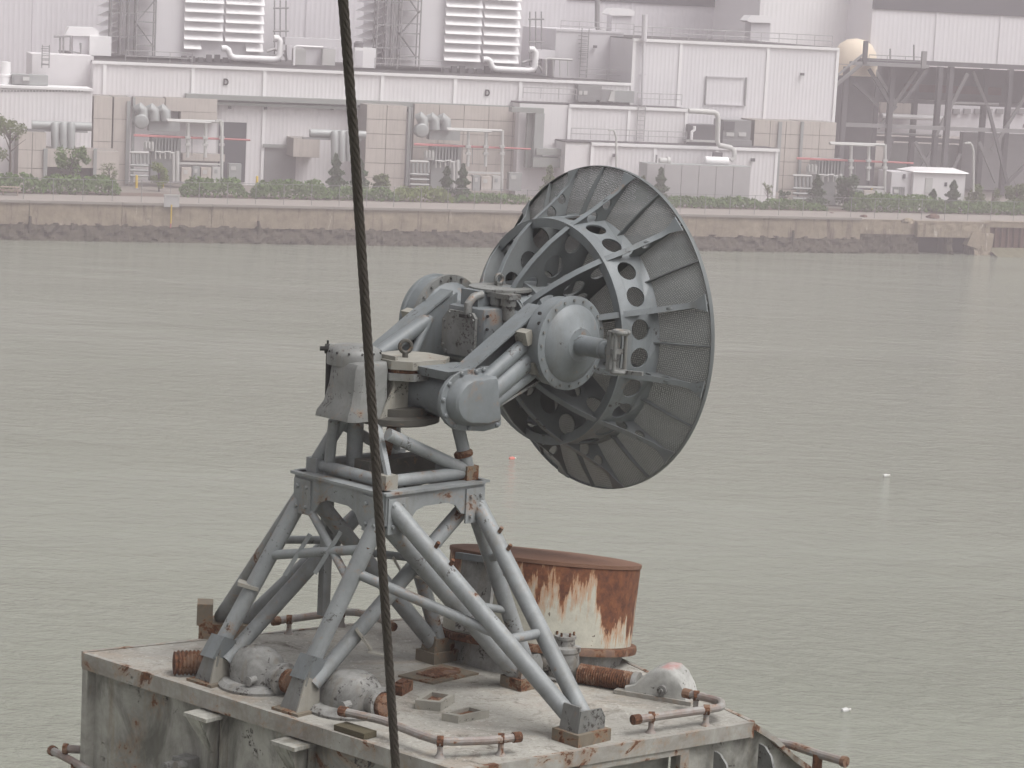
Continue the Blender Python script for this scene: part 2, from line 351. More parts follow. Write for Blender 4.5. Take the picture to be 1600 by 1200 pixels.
part('edge_angle', M['edge'], house, lambda m: (edge_strip(m, cL + dl * .022, cK, (V(-.55, .83)).normalized(), -.10, .004, -.01, .02), edge_strip(m, cR, cK, V(.86, .5).normalized(), -.1, .004, -.01, .02)))
def left_at(x, y=None): # distance along the left edge for a photo column
    r = ray(x, 1020 + .314 * (x - 133)); k = (cN - CAMP).dot(nl) / r.dot(nl); return (CAMP + r * k - cN).dot(dl)
st = [left_at(x) for x in (136, 333, 470)]
bounds = [LL, st[1], st[2], -.02]
for i in range(3):
    a, b_ = cN + dl * bounds[i], cN + dl * bounds[i + 1]
    part('wall_panel', M['wall'], house, lambda m: edge_strip(m, a - dl * .03, b_ + dl * .03, nl, -2.6, -.10, -.10, -.05))
part('corner_post', M['wall'], house, lambda m: m.box(cL - dl * .02 + nl * -.02 - Z * 1.35, dl, nl, Z, .05, .07, 2.5))
for k in st[1:]:
    q = cN + dl * k
    s_ = thing_part = part('stiffener', M['wall'], house, lambda m: (
        m.box(q + nl * .055 - Z * .125, dl, nl, Z, .20, .17, .022),
        m.prism([q + dl * -.045 + nl * .13 - Z * .136, q + dl * -.045 + nl * -.05 - Z * .136, q + dl * -.045 + nl * -.05 - Z * .36, q + dl * -.045 + nl * .02 - Z * .36], dl * .014),
        m.prism([q + dl * .085 + nl * .125 - Z * .136, q + dl * -.03 + nl * .125 - Z * .136, q + dl * -.04 + nl * .012 - Z * .36, q + dl * .0 + nl * .012 - Z * .36], nl * .012),
        m.box(q + nl * -.01 + dl * -.02 - Z * 1.5, dl, nl, Z, .055, .07, 2.3),
        m.box(q + nl * -.03 + dl * -.075 - Z * 1.36, dl, nl, Z, .022, .05, 2.48)))
# right wall, with a framed opening and a sloping shoulder
def right_at(x):
    r = ray(x, 1203 - .163 * (x - 715)); k = (cN - CAMP).dot(nr) / r.dot(nr); return (CAMP + r * k - cN).dot(dr)
f0, f1 = right_at(912), right_at(1068)
part('wall_panel', M['wall'], house, lambda m: edge_strip(m, cN, cN + dr * f0, nr, -2.6, -.085, -.10, -.03))
part('recessed_panel', M['wall'], house, lambda m: edge_strip(m, cN + dr * (f0 + .0), cN + dr * f1, nr, -2.6, -.085, -.2, -.12))
part('wall_panel', M['wall'], house, lambda m: edge_strip(m, cN + dr * f1, cR, nr, -2.6, -.085, -.10, -.03))
part('opening_frame', M['edge'], house, lambda m: (edge_strip(m, cN + dr * (f0 - .04), cN + dr * f1, nr, -.125, -.086, -.03, .012), edge_strip(m, cN + dr * (f1 - .02), cN + dr * (f1 + .045), nr, -2.6, -.086, -.028, .010), edge_strip(m, cN + dr * (f0 - .045), cN + dr * (f0 + .01), nr, -2.6, -.126, -.028, .009)))
sh = [cR, cR + dr * .17 - Z * .10, cR + dr * .34 - Z * .24, cR + dr * .52 - Z * .36, cR + dr * .75 - Z * .5]
part('sloping_shoulder', M['wall'], house, lambda m: m.prism([q - nr * .03 for q in sh] + [cR + dr * .75 - Z * 2.6 - nr * .03, cR - Z * 2.6 - nr * .03], -nr * .05))
part('shoulder_flange', M['edge'], house, lambda m: [m.hexa([sh[i] + nr * .02 - Z * .04, sh[i + 1] + nr * .02 - Z * .04, sh[i + 1] - nr * .14 - Z * .04, sh[i] - nr * .14 - Z * .04, sh[i] + nr * .02, sh[i + 1] + nr * .02, sh[i + 1] - nr * .14, sh[i] - nr * .14]) for i in range(4)])
for x, y in ((1118, 1202), (1188, 1196)):
    k = right_at(x); q = cN + dr * k - Z * .28
    part('curved_bracket', M['grey2'], house, lambda m: m.prism([q + nr * .0, q + nr * .0 + Z * .14, q + nr * .05 + Z * .135, q + nr * .11 + Z * .09, q + nr * .15 + Z * .0, q + nr * .16 - Z * .2, q - Z * .2], dr * .015))
# fairlead fitting on the left wall
q = cN + dl * left_at(295) - Z * .50
part('fitting', M['mottle'], house, lambda m: (m.box(q + nl * .0, dl, nl, Z, .12, .12, .12), m.tube(q + nl * .05 + dl * .05, q + nl * .13 + dl * .05, .035), m.tube(q + nl * .05 - dl * .04 + Z * .03, q + nl * .12 - dl * .04 + Z * .03, .03), m.tube(q + dl * .06 - Z * .02, q + dl * .16 - Z * .04, .025)))
part('fitting', M['mottle'], house, lambda m: (m.tube(q - dl * .2 + nl * -.03 - Z * .02, q - dl * .2 + nl * .07 - Z * .02, .03), m.tube(q - dl * .2 + nl * .07 - Z * .02, q - dl * .2 + nl * .09 - Z * .02, .04)))
# scuff-dark timber batten on the left edge
q = cN + dl * left_at(545)
part('timber_batten', plain('mossy_timber', (.10, .085, .05), .9, 0, .6, 9, bmp=.5), house, lambda m: m.box(q - nl * .05 + Z * .02, dl, nl, Z, .24, .10, .035))
# below the roof the ship goes on out of sight
part('lower_house', M['wall'], house, lambda m: m.prism([q * 1.0 + Vector((0, 0, -2.6 - 6)) for q in (cN - nr * .1 - nl * .1, cR - nr * .1, cK, cL - nl * .1)], Z * 6))

# ------------------------------------------------------------------ things on the roof
def rail(name, label, pts, posts, h=.095, r=.024):
    P = [G(x, y, ZD + h) for x, y in pts]; t = thing(name, label, 'pipe rail', P[0] - Z * h)
    sm = [P[0]]
    for i in range(1, len(P) - 1): # rounded bends
        sm += [P[i] + (P[i - 1] - P[i]) * .22, P[i] + (P[i - 1] - P[i]) * .06 + (P[i + 1] - P[i]) * .06, P[i] + (P[i + 1] - P[i]) * .22]
    sm.append(P[-1]); part('pipe', M['pipe'], t, lambda m: m.path(sm, r, 10))
    for e in (0, -1): part('end_cap', M['rust'], t, lambda m: m.tube(P[e] + (P[e] - P[e * 1 + (1 if e == 0 else -1)]).normalized() * .03, P[e] - (P[e] - P[e + (1 if e == 0 else -1)]).normalized() * .02, r * 1.25, n=10))
    for x, y in posts:
        q = G(x, y, ZD + h); part('post', M['pipe'], t, lambda m: m.lathe(q - Z * (h + .005), Z, [(.035, 0), (.028, .012), (.017, .03), (.016, h - r * .7), (.026, h - r * .6), (.03, h - .002)], 10))
        part('clamp', M['rust'], t, lambda m: m.tube(q - V(.018, 0, 0), q + V(.018, .0, 0), r * 1.3, n=10))
    return t
rail('pipe_rail', 'low curved pipe rail at the near edge of the roof', [(538, 1112), (600, 1126), (655, 1148), (690, 1159), (765, 1157), (806, 1152)], [(688, 1158), (783, 1154)])
rail('pipe_rail', 'hooked low pipe rail at the right corner of the roof', [(995, 1124), (1095, 1110), (1128, 1105), (1127, 1096), (1075, 1084)], [(1018, 1120), (1104, 1109), (1088, 1087)])
rail('pipe_rail', 'low straight pipe rail along the far edge of the roof', [(432, 970), (545, 955), (585, 962), (612, 978)], [(452, 968), (535, 957)])
zs = ZD - .34
def low_rail(name, label, pts, post, z):
    P = [G(x, y, z) for x, y in pts]; t = thing(name, label, 'pipe rail', P[0])
    part('pipe', M['pipe'], t, lambda m: m.path(P, .026, 10)); part('end_cap', M['rust'], t, lambda m: m.tube(P[0] - (P[1] - P[0]).normalized() * .03, P[0], .034, n=10))
    part('post', M['rust'], t, lambda m: m.tube(P[1] - Z * .14, P[1], .03, n=10)); return t
low_rail('pipe_rail', 'rusty pipe rail sticking out beyond the sloping shoulder', [(1316, 1189), (1278, 1178), (1236, 1164), (1205, 1158)], 1, ZD - .2)
low_rail('pipe_rail', 'reddish pipe rail at the foot of the left wall corner', [(84, 1174), (118, 1192), (150, 1212)], 1, ZD - .72)
low_rail('pipe_rail', 'short pipe stub against the left wall corner', [(106, 1170), (135, 1172), (150, 1174)], 1, ZD - .66)

def dome_motor(label, x, y, w, h, ax, stub):
    c = G(x, y, ZD); t = thing('motor_housing', label, 'motor', c, 'white motors on the roof')
    ax = Vector(ax).normalized(); sd_ = Vector((-ax.y, ax.x, 0))
    prof = [(.96, -.02), (1.0, .12), (1.0, .35), (.97, .55), (.86, .75), (.66, .90), (.38, .985), (.1, 1.0)]
    m = MB(); n = 28; vs = []
    for r, hh in prof:
        for i in range(n):
            a = 2 * math.pi * i / n; ca, sa_ = math.cos(a), math.sin(a)
            k = 1 + .05 * noise.noise(Vector((ca * 2, sa_ * 2, hh * 3 + x)))
            vs.append(c + ax * (ca * r * w * k) + sd_ * (sa_ * r * w * .8 * k) + Z * hh * h)
    fs = [(k * n + i, k * n + (i + 1) % n, (k + 1) * n + (i + 1) % n, (k + 1) * n + i) for k in range(len(prof) - 1) for i in range(n)] + [tuple((len(prof) - 1) * n + i for i in range(n))]
    m.add(vs, fs); m.build('dome', M['mottle'], t)
    part('base_flange', M['mottle'], t, lambda m: m.lathe(c - Z * .004, Z, [(w * 1.22, 0), (w * 1.24, .02), (w * 1.1, .045), (w * .9, .05)], 28))
    e = c + ax * w * .8 + Z * h * .36
    part('shaft_housing', M['mottle'], t, lambda m: m.lathe(e, ax, [(h * .36, -.02), (h * .36, .06), (h * .42, .062), (h * .42, .085), (h * .33, .088), (h * .33, stub), (h * .2, stub + .02)], 18))
    part('coupling', M['rust'], t, lambda m: m.lathe(e + ax * (stub + .005), ax, [(h * .27, 0), (h * .30, .01), (h * .30, .05), (h * .2, .055)], 16))
    part('lifting_eye', M['mottle'], t, lambda m: (m.tube(c + ax * w * .55 + nl * w * .62 + Z * h * .35, c + ax * w * .55 + nl * w * .88 + Z * h * .33, .022, n=10), m.tube(c + ax * w * .55 + nl * w * .9 + Z * h * .33, c + ax * w * .55 + nl * w * .93 + Z * h * .33, .03, n=10)))
    return t
dome_motor('flaking white domed motor between the two left tower feet', 402, 1072, .19, .245, -dl, .09)
dome_motor('flaking white domed motor beside the wire rope', 548, 1108, .21, .235, -dl, .06)
# rusty ribbed drum left of the first motor
c = G(300, 1036, ZD + .07); t = thing('cable_drum', 'rusty ribbed cylinder lying on the roof at the left', 'drum', c - Z * .07)
part('barrel', M['rust'], t, lambda m: m.lathe(c - V(.11, .03), V(1, .25), [(.05, 0), (.075, .005)] + [(.07 + .012 * (i % 2), .02 + i * .012) for i in range(14)] + [(.075, .21), (.05, .215)], 16))
part('foot', M['mottle'], t, lambda m: m.box(c - Z * .05, V(1, .25), V(-.25, 1), Z, .2, .1, .05))
# pump behind the tower
c = G(880, 1060, ZD); t = thing('pump', 'grey upright pump with bolted cap in front of the rusty drum', 'pump', c)
part('body', M['mottle'], t, lambda m: m.lathe(c, Z, [(.12, 0), (.12, .015), (.095, .02), (.092, .17), (.10, .18), (.10, .205), (.062, .215), (.060, .255), (.068, .258), (.068, .275), (.02, .285)], 20))
part('cap_bolts', M['rust'], t, lambda m: [m.tube(c + V(.052 * math.cos(a), .052 * math.sin(a), .27), c + V(.052 * math.cos(a), .052 * math.sin(a), .30), .008, n=6) for a in [i * math.pi / 3 for i in range(6)]], kind='stuff')
part('elbow', M['mottle'], t, lambda m: m.path([c + V(-.08, 0, .1), c + V(-.16, .02, .115), c + V(-.22, .05, .16), c + V(-.25, .07, .22)], [.06, .065, .06, .055], 14))
part('elbow_flange', M['rust'], t, lambda m: m.lathe(c + V(-.25, .07, .21), V(-.25, .1, .5), [(.075, 0), (.08, .008), (.08, .03), (.05, .035)], 14))
# corrugated hose and mound
a_, b_ = G(905, 1052, ZD + .06), G(990, 1066, ZD + .06); t = thing('corrugated_hose', 'dark rusty ribbed hose lying between pump and white mound', 'hose', a_ - Z * .06)
N = 46; part('hose', M['rust'], t, lambda m: m.path([a_.lerp(b_, i / N) for i in range(N + 1)], [.056 + .009 * (i % 2) for i in range(N + 1)], 14))
part('end_ring', M['mottle'], t, lambda m: m.tube(b_, b_ + (b_ - a_).normalized() * .035, .068, n=14))
c = G(1040, 1088, ZD); t = thing('winch_cover', 'white hump shaped winch cover with a red painted streak', 'cover', c)
ca_ = (b_ - a_).normalized(); ca_.z = 0; ca_.normalize(); cb_ = V(-ca_.y, ca_.x)
hump = [(-.24, 0), (-.235, .05), (-.17, .075), (-.13, .12), (-.07, .175), (0, .20), (.06, .20), (.11, .165), (.15, .10), (.17, .04), (.18, 0)]
def red_mat():
    m, nt, b = newmat('red_streaked_white'); p = pos(nt); n1 = noi(nt, p, 6, 6, .7)
    cc = mix(nt, ramp(nt, n1, .4, .7), (.42, .42, .40), (.22, .22, .205)); cc = mix(nt, ramp(nt, noi(nt, p, 18, 6, .75), .62, .64), cc, (.04, .035, .03))
    tc = nt.nodes.new('ShaderNodeTexCoord'); sx = nt.nodes.new('ShaderNodeSeparateXYZ'); nt.links.new(tc.outputs['Object'], sx.inputs[0])
    k = ramp(nt, mth(nt, 'ADD', sx.outputs[2], mth(nt, 'MULTIPLY', n1, .06)), .222, .24); cc = mix(nt, mth(nt, 'MULTIPLY', k, .6), cc, (.42, .13, .12))
    nt.links.new(cc, b.inputs['Base Color']); b.inputs['Roughness'].default_value = .7; return m
def humpf(m):
    vs = []; W_ = [-.11, -.105, -.08, .08, .105, .11]; S = [.0, .72, 1, 1, .72, .0]
    for w, s in zip(W_, S):
        for px_, pz in hump: vs.append(c + ca_ * px_ * (.9 + .1 * s) + cb_ * w + Z * pz * (.55 + .45 * s))
    n = len(hump); fs = [(k * n + i, k * n + i + 1, (k + 1) * n + i + 1, (k + 1) * n + i) for k in range(5) for i in range(n - 1)] + [tuple(range(n)), tuple(range(5 * n, 6 * n))]
    m.add(vs, fs)
part('hump', red_mat(), t, humpf, 50)
part('base_plate', M['edge'], t, lambda m: m.box(c + ca_ * -.04 + Z * .012, ca_, cb_, Z, .5, .26, .028))
part('side_boss', M['mottle'], t, lambda m: (m.tube(c + ca_ * .02 - cb_ * .10 + Z * .07, c + ca_ * .02 - cb_ * .135 + Z * .07, .03), m.tube(c + ca_ * .02 - cb_ * .136 + Z * .07, c + ca_ * .02 - cb_ * .15 + Z * .07, .012)))
# plates and box frames lying about
def plate(name, label, cat, pts, h, mat, hole=False):
    q = [G(x, y, ZD) for x, y in pts]; cc = sum(q, Vector()) / 4; t = thing(name, label, cat, cc)
    if hole:
        for i in range(4):
            a, b2 = q[i], q[(i + 1) % 4]; ia, ib = a.lerp(cc, .32), b2.lerp(cc, .32)
            part('side', mat, t, lambda m: m.prism([a, b2, ib, ia], Z * h))
        part('bottom', M['rust'], t, lambda m: m.prism([p_.lerp(cc, .3) + Z * .002 for p_ in q], Z * h * .5))
    else:
        part('plate', mat, t, lambda m: m.prism(q, Z * h)); part('weld_lump', M['rust'], t, lambda m: m.prism([p_.lerp(cc, .45) + Z * h for p_ in q], Z * .012))
    return t
plate('hatch_plate', 'flat rusty steel plate on the roof in front of the middle tower foot', 'plate', [(622, 1058), (676, 1070), (748, 1054), (690, 1040)], .012, M['rustblock'])
plate('box_frame', 'small open steel box frame beside the wire rope', 'frame', [(648, 1108), (688, 1112), (710, 1098), (672, 1092)], .055, M['cream'], True)
plate('box_frame', 'long low steel box frame near the curved pipe rail', 'frame', [(690, 1126), (716, 1131), (764, 1121), (736, 1114)], .045, M['cream'], True)
t = plate('bent_bracket', 'thin bent steel angle lying behind the small box frame', 'bracket', [(610, 1085), (628, 1088), (645, 1078), (628, 1074)], .06, M['rust'])
# rusty drum at the far corner
def drum_mat():
    m, nt, b = newmat('drum_rust'); tc = nt.nodes.new('ShaderNodeTexCoord'); sx = nt.nodes.new('ShaderNodeSeparateXYZ'); nt.links.new(tc.outputs['Object'], sx.inputs[0]); p = tc.outputs['Object']
    def nz(sc, loc_s, det=6):
        mp = nt.nodes.new('ShaderNodeMapping'); mp.inputs['Scale'].default_value = loc_s; nt.links.new(p, mp.inputs[0]); return noi(nt, mp.outputs[0], sc, det, .7)
    run = nz(4.5, (3, 3, .45)); big = nz(1.7, (1.6, 1.6, .4), 3); fine = nz(14, (1, 1, 1))
    paint = mix(nt, ramp(nt, fine, .35, .7), (.44, .43, .36), (.34, .33, .28))
    hgt = sx.outputs[2]                                     # rust has run down from the lid: a ragged fringe
    lim = mth(nt, 'ADD', mth(nt, 'MULTIPLY', mth(nt, 'SUBTRACT', run, .5), 1.1), mth(nt, 'MULTIPLY', mth(nt, 'SUBTRACT', big, .5), .75))
    k = mth(nt, 'ADD', mth(nt, 'ADD', hgt, lim), mth(nt, 'MULTIPLY', mth(nt, 'SUBTRACT', fine, .5), .05))
    k = mth(nt, 'ADD', k, mth(nt, 'MULTIPLY', mth(nt, 'MULTIPLY', ramp(nt, sx.outputs[0], .22, .40), ramp(nt, nz(2.6, (2.2, 2.2, .7), 5), .42, .62)), .27))
    rc = mix(nt, ramp(nt, fine, .35, .68), (.075, .026, .015), (.20, .075, .03)); rl = (.36, .17, .07)
    c = mix(nt, mth(nt, 'MULTIPLY', ramp(nt, k, .42, .56), .85), paint, rl); c = mix(nt, ramp(nt, k, .545, .585), c, rc)
    foot = ramp(nt, mth(nt, 'SUBTRACT', mth(nt, 'MULTIPLY', run, .25), hgt), .055, .075); c = mix(nt, foot, c, rc)
    pit = ramp(nt, nz(9, (1, 1, 1), 8), .64, .66); c = mix(nt, pit, c, (.05, .025, .018))
    nt.links.new(c, b.inputs['Base Color']); b.inputs['Roughness'].default_value = .8; bump(nt, b, fine, .4, .01); return m
c = V(.235, 16.02, ZD - .05); t = thing('rusty_drum', 'big rust streaked white steel drum with brown lid behind the tower', 'drum', c)
t.rotation_euler = (math.radians(-9.0), math.radians(3.0), 0)
def dpart(name, mat, prof, n=56):
    m = MB(); m.lathe((0, 0, 0), Z, prof, n, lambda a, h: 1 + .006 * math.sin(3 * a + h * 4)); return m.build(name, mat, t, 30, local=True)
dpart('pedestal', M['mottle'], [(.56, -.12), (.56, .115)])
dpart('base_flange', M['rust'], [(.60, .116), (.645, .12), (.65, .145), (.645, .165), (.60, .169)])
dpart('barrel', drum_mat(), [(.610, .17), (.611, .3), (.613, .5), (.615, .62), (.615, .665)])
dpart('lid', plain('brown_rust_lid', (.19, .098, .062), .85, 0, .55, 4, bmp=.4), [(.616, .666), (.622, .667), (.622, .69), (.60, .694), (.2, .705), (.05, .706)])
m = MB(); m.box((-.42, -.50, .42), (.77, -.64, 0), (.64, .77, 0), Z, .26, .03, .46); m.build('side_panel', M['mottle'], t, local=True)
m = MB(); m.box((-.42, -.515, .655), (.77, -.64, 0), (.64, .77, 0), Z, .36, .05, .04); m.build('panel_bar', M['grey'], t, local=True)
# floating litter
for x, y, s, col, lab in ((800, 716, .28, (.55, .12, .08), 'small red and white float drifting left of the dish'), (1384, 743, .30, (.48, .48, .46), 'small white foam scrap drifting in the open water'), (1321, 1109, .26, (.5, .5, .49), 'white plastic jug floating near the lower right corner')):
    p = G(x, y, .05); t = thing('floating_litter', lab, 'litter', p); p = p - Z * .02
    dx = V(.9, .4, .12).normalized()
    part('body', plain('litter_' + str(x), col, .4, 0, .1, 5), t, lambda m: m.lathe(p - dx * s * .6, dx, [(s * .15, 0), (s * .36, s * .12), (s * .38, s * .8), (s * .2, s * 1.0), (s * .12, s * 1.2)], 12))
    part('cap', plain('litter_cap_' + str(x), (.75, .72, .68), .5), t, lambda m: m.tube(p + dx * s * .55, p + dx * s * .78, s * .17, n=10))
M['grime_shade'] = painted('shadow_dark_steel', (.075, .072, .062), dirt=.5, rust=.64, rsc=7, scale=6, rough=.7)  # dark tone carries painted shade for the platform; the rust is wear
# ------------------------------------------------------------------ radar tower
HD = V(-.70, 15.06); UU = V(.7071, .7071); TT = V(.7071, -.7071)
def L(u, t, z): return HD + UU * u + TT * t + Z * z
tower = thing('lattice_tower', 'grey tubular steel lattice tower standing on the roof under the radar', 'tower', V(HD.x, HD.y, ZD))
HS = .395
feet = {k: G(x, y, ZD) for k, (x, y) in dict(a=(352, 993), b=(326, 1066), c=(460, 1111), d=(683, 1031), e=(818, 1072), f=(908, 1156)).items()}
ctr = V(HD.x, HD.y)
def top(u, t, z): return L(u, t, z)
tl, tn, tr, tb = (-.36, -.36), (-.34, .36), (.36, .36), (.36, -.36)
def foot_top(k, h=.10, off=(0, 0)):
    p = feet[k] + Z * h; return p + V(off[0], off[1])
LEG = .049
legs = {}
def leg(key, p0, p1, r=LEG, mat='frame', name='leg'):
    legs[key] = (Vector(p0), Vector(p1)); return part(name, M[mat], tower, lambda m: m.tube(p0, p1, r, n=18))
zl = ZT - .13
leg('lb', top(*tl, zl), foot_top('b', .16, (.03, 0))); leg('la', top(-.36, -.37, zl), foot_top('a', .12, (-.03, 0))); leg('ld', top(-.33, -.33, zl), foot_top('d', .07), .052)
leg('nc', top(-.36, .34, zl), foot_top('c', .20, (.05, .02)), .052); leg('nf', top(-.33, .38, zl + .05), foot_top('f', .09, (-.03, 0)), .052); leg('ne', top(-.33, .34, zl - .06), foot_top('e', .06, (-.03, 0)), .056)
leg('rf', top(.37, .37, zl), foot_top('f', .09, (.035, 0)), .050); leg('re', top(.36, .34, zl), foot_top('e', .05, (.04, .05)), .050); leg('rc', top(.34, .34, zl), foot_top('c', .16, (.10, .02)), .046)
leg('bd', top(.35, -.34, zl), foot_top('d', .07, (.02, .0)), .046); leg('ba', top(.34, -.36, zl), foot_top('a', .08, (.10, 0)), .044); leg('bb', top(.33, -.38, zl), foot_top('b', .14, (.10, 0)), .046)
def on(k, f): a, b = legs[k]; return a.lerp(b, f)
brace = lambda p0, p1, r=.029: part('brace', M['frame'], tower, lambda m: m.tube(p0, p1, r, n=12))
brace(on('lb', .38), on('nc', .22)); brace(on('la', .36), on('ba', .40), .026); brace(on('lb', .02) + Z * .0, on('nc', .42), .025)
brace(on('nc', .36), on('nf', .60), .031); brace(on('nf', .62), on('rf', .60), .030); brace(on('rf', .25), on('re', .32), .026); brace(on('re', .05), on('rf', .38), .022)
brace(on('ba', .45), on('bd', .45), .026); brace(on('ne', .5), on('re', .62), .024)
# flat bars on the left braces
for k in (.30, .62):
    q = on('lb', .38).lerp(on('nc', .22), k); part('flat_bar', M['frame'], tower, lambda m: m.box(q + V(0, -.035, 0), V(.30, -.05, .55), V(0, 1, 0), V(.55, 0, -.30), .30, .008, .026))
# clips, studs
for key, f in (('nf', .22), ('nf', .30), ('rf', .17), ('rf', .25), ('nc', .17), ('nc', .27), ('re', .45)):
    q = on(key, f); part('stud', M['rust'], tower, lambda m: m.tube(q + V(.025, -.02, .04), q + V(.04, -.035, .072), .0125, n=8))
q = on('lb', .58); part('pipe_clamp', M['cream'], tower, lambda m: m.box(q + V(-.02, -.02, .02), V(1, .2, -.3), V(0, 1, 0), Z, .13, .09, .022))
q = on('bd', .55); part('bent_strap', M['cream'], tower, lambda m: (m.box(q + V(-.02, -.05, 0), V(1, 0, -.25), V(0, 1, 0), Z, .18, .035, .014), m.box(q + V(-.14, -.05, .06), V(.5, 0, -.8), V(0, 1, 0), V(.8, 0, .5), .13, .035, .012)))
q = on('rc', .72); part('bent_strap', M['cream'], tower, lambda m: (m.box(q + V(.04, -.05, -.03), V(.6, .1, -.8), V(0, 1, 0), V(.8, 0, .6), .16, .045, .012), m.box(q + V(.14, -.05, -.115), V(1, .1, -.25), V(0, 1, 0), Z, .15, .045, .010)))
# feet
def shoe(k, w=.20, mat='grey2', blk=True, tall=.15):
    q = feet[k]
    if blk: part('foot_block', M['rustblock'], tower, lambda m: m.box(q + Z * .035, UU, TT, Z, w * 1.28, w * 1.0, .07))
    z0 = .07 if blk else 0.0
    part('shoe', M[mat], tower, lambda m: m.prism([q + TT * (w * .36) + UU * (-w * .52) + Z * z0, q + TT * (w * .36) + UU * (w * .52) + Z * z0, q + TT * (w * .36) + UU * (w * .52) + Z * (z0 + tall * .45), q + TT * (w * .36) + UU * (w * .36) + Z * (z0 + tall * .8), q + TT * (w * .36) + UU * (-w * .44) + Z * (z0 + tall * .85)], -TT * .014))
    part('shoe_plate', M[mat], tower, lambda m: m.prism([q - UU * (w * .52) + TT * (w * .35) + Z * z0, q - UU * (w * .52) - TT * (w * .36) + Z * z0, q - UU * (w * .45) - TT * (w * .3) + Z * (z0 + tall), q - UU * (w * .45) + TT * (w * .3) + Z * (z0 + tall)], UU * .014))
shoe('f', .21); shoe('e', .18, tall=.17); shoe('d', .17, 'rustblock', tall=.10)
q = feet['a']; part('foot_block', M['rustblock'], tower, lambda m: (m.box(q + V(-.0, 0, .05), V(1, .1), V(-.1, 1), Z, .34, .24, .10), m.box(q + V(-.13, -.05, .16), V(1, .1), V(-.1, 1), Z, .10, .16, .14)))
for k in ('b', 'c'): # tall channel shoes on the roof edge
    q = feet[k]; key = 'lb' if k == 'b' else 'nc'; p1 = legs[key][1]; d_ = (legs[key][0] - p1).normalized(); sdv = dl
    e0, e1 = q + V(-.02, -.01, .0), p1 + d_ * .10; nv = d_.cross(sdv).normalized(); nv = nv if nv.dot(nl) > 0 else -nv
    part('channel_shoe', M['grey2'], tower, lambda m: m.hexa([e0 + sdv * .075 + nv * .02, e0 - sdv * .075 + nv * .02, e0 - sdv * .075 + nv * .005, e0 + sdv * .075 + nv * .005, e1 + sdv * .05 + nv * .055, e1 - sdv * .05 + nv * .055, e1 - sdv * .05 + nv * .04, e1 + sdv * .05 + nv * .04]))
    part('channel_sleeve', M['grey'], tower, lambda m: m.box(p1 + d_ * .06 + nv * .01, sdv, nv, d_, .115, .105, .15))
    g0 = q - sdv * .078
    part('gusset', M['cream'], tower, lambda m: m.prism([g0 + nl * .06, g0 - nl * .13, p1 - sdv * .06 - nl * .055 + Z * .06, p1 - sdv * .06 + nl * .03 + Z * .06], sdv * .012))
    part('foot_block', M['rustblock'], tower, lambda m: m.box(q + nl * -.02 + Z * .008, dl, nl, Z, .22, .2, .016))
# table
def girder(p0, p1, out, h, arch=True):
    ax = (p1 - p0); ln = ax.length; ax = ax.normalized()
    poly = [(0, 0), (0, -h), (.17 * ln, -h), (.24 * ln, -h * .92), (.30 * ln, -h * .62), (.38 * ln, -h * .5), (.62 * ln, -h * .5), (.70 * ln, -h * .62), (.76 * ln, -h * .92), (.83 * ln, -h), (ln, -h), (ln, 0)] if arch else [(0, 0), (0, -h), (ln, -h), (ln, 0)]
    return part('girder', M['frame'], tower, lambda m: m.prism([p0 + ax * a + Z * b for a, b in poly], out * .016))
HB = .225
cn = {k: L(HS * a, HS * b, ZT - .012) for k, (a, b) in dict(l=(-1, -1), n=(-1, 1), r=(1, 1), b=(1, -1)).items()}
girder(cn['l'], cn['n'], -UU, HB); girder(cn['n'], cn['r'], TT, HB * .8); girder(cn['r'], cn['b'], UU, HB * .8); girder(cn['b'], cn['l'], -TT, HB)
for a, b, o in (('l', 'n', -UU), ('n', 'r', TT), ('r', 'b', UU), ('b', 'l', -TT)):
    ax = (cn[b] - cn[a]).normalized()
    part('top_flange', M['frame'], tower, lambda m: m.hexa([cn[a] + o * .035 - ax * .02, cn[b] + o * .035 + ax * (-.01), cn[b] - o * .06, cn[a] - o * .06, cn[a] + o * .035 - ax * .02 + Z * .016, cn[b] + o * .035 - ax * .01 + Z * .016, cn[b] - o * .06 + Z * .016, cn[a] - o * .06 + Z * .016]))
    for e, s in ((a, 1), (b, -1)): # bolted gusset plates at the corners
        if o.dot(UU) > .5: continue
        q = cn[e] + ax * s * .085 + o * .022 - Z * .02
        gp = part('gusset_plate', M['frame'], tower, lambda m: m.box(q - Z * .105, ax, o, Z, .15, .012, .21))
        part('bolts', M['frame'], gp, lambda m: [m.tube(q + ax * i * .04 - Z * (.105 + j * .06) + o * .006, q + ax * i * .04 - Z * (.105 + j * .06) + o * .022, .013, .011, n=8) for i in (-1, 1) for j in (-1, 1)], kind='stuff')
# two hanging plates under the table
part('hanger', M['frame'], tower, lambda m: m.prism([L(.15, -.2, ZT - .2), L(.28, -.2, ZT - .2), L(.36, -.15, ZT - .42), L(.26, -.15, ZT - .42)], TT * .02))
part('hanger_post', M['frame'], tower, lambda m: m.box(L(-.12, -.42, ZT - .55), UU, TT, Z, .06, .05, .75))
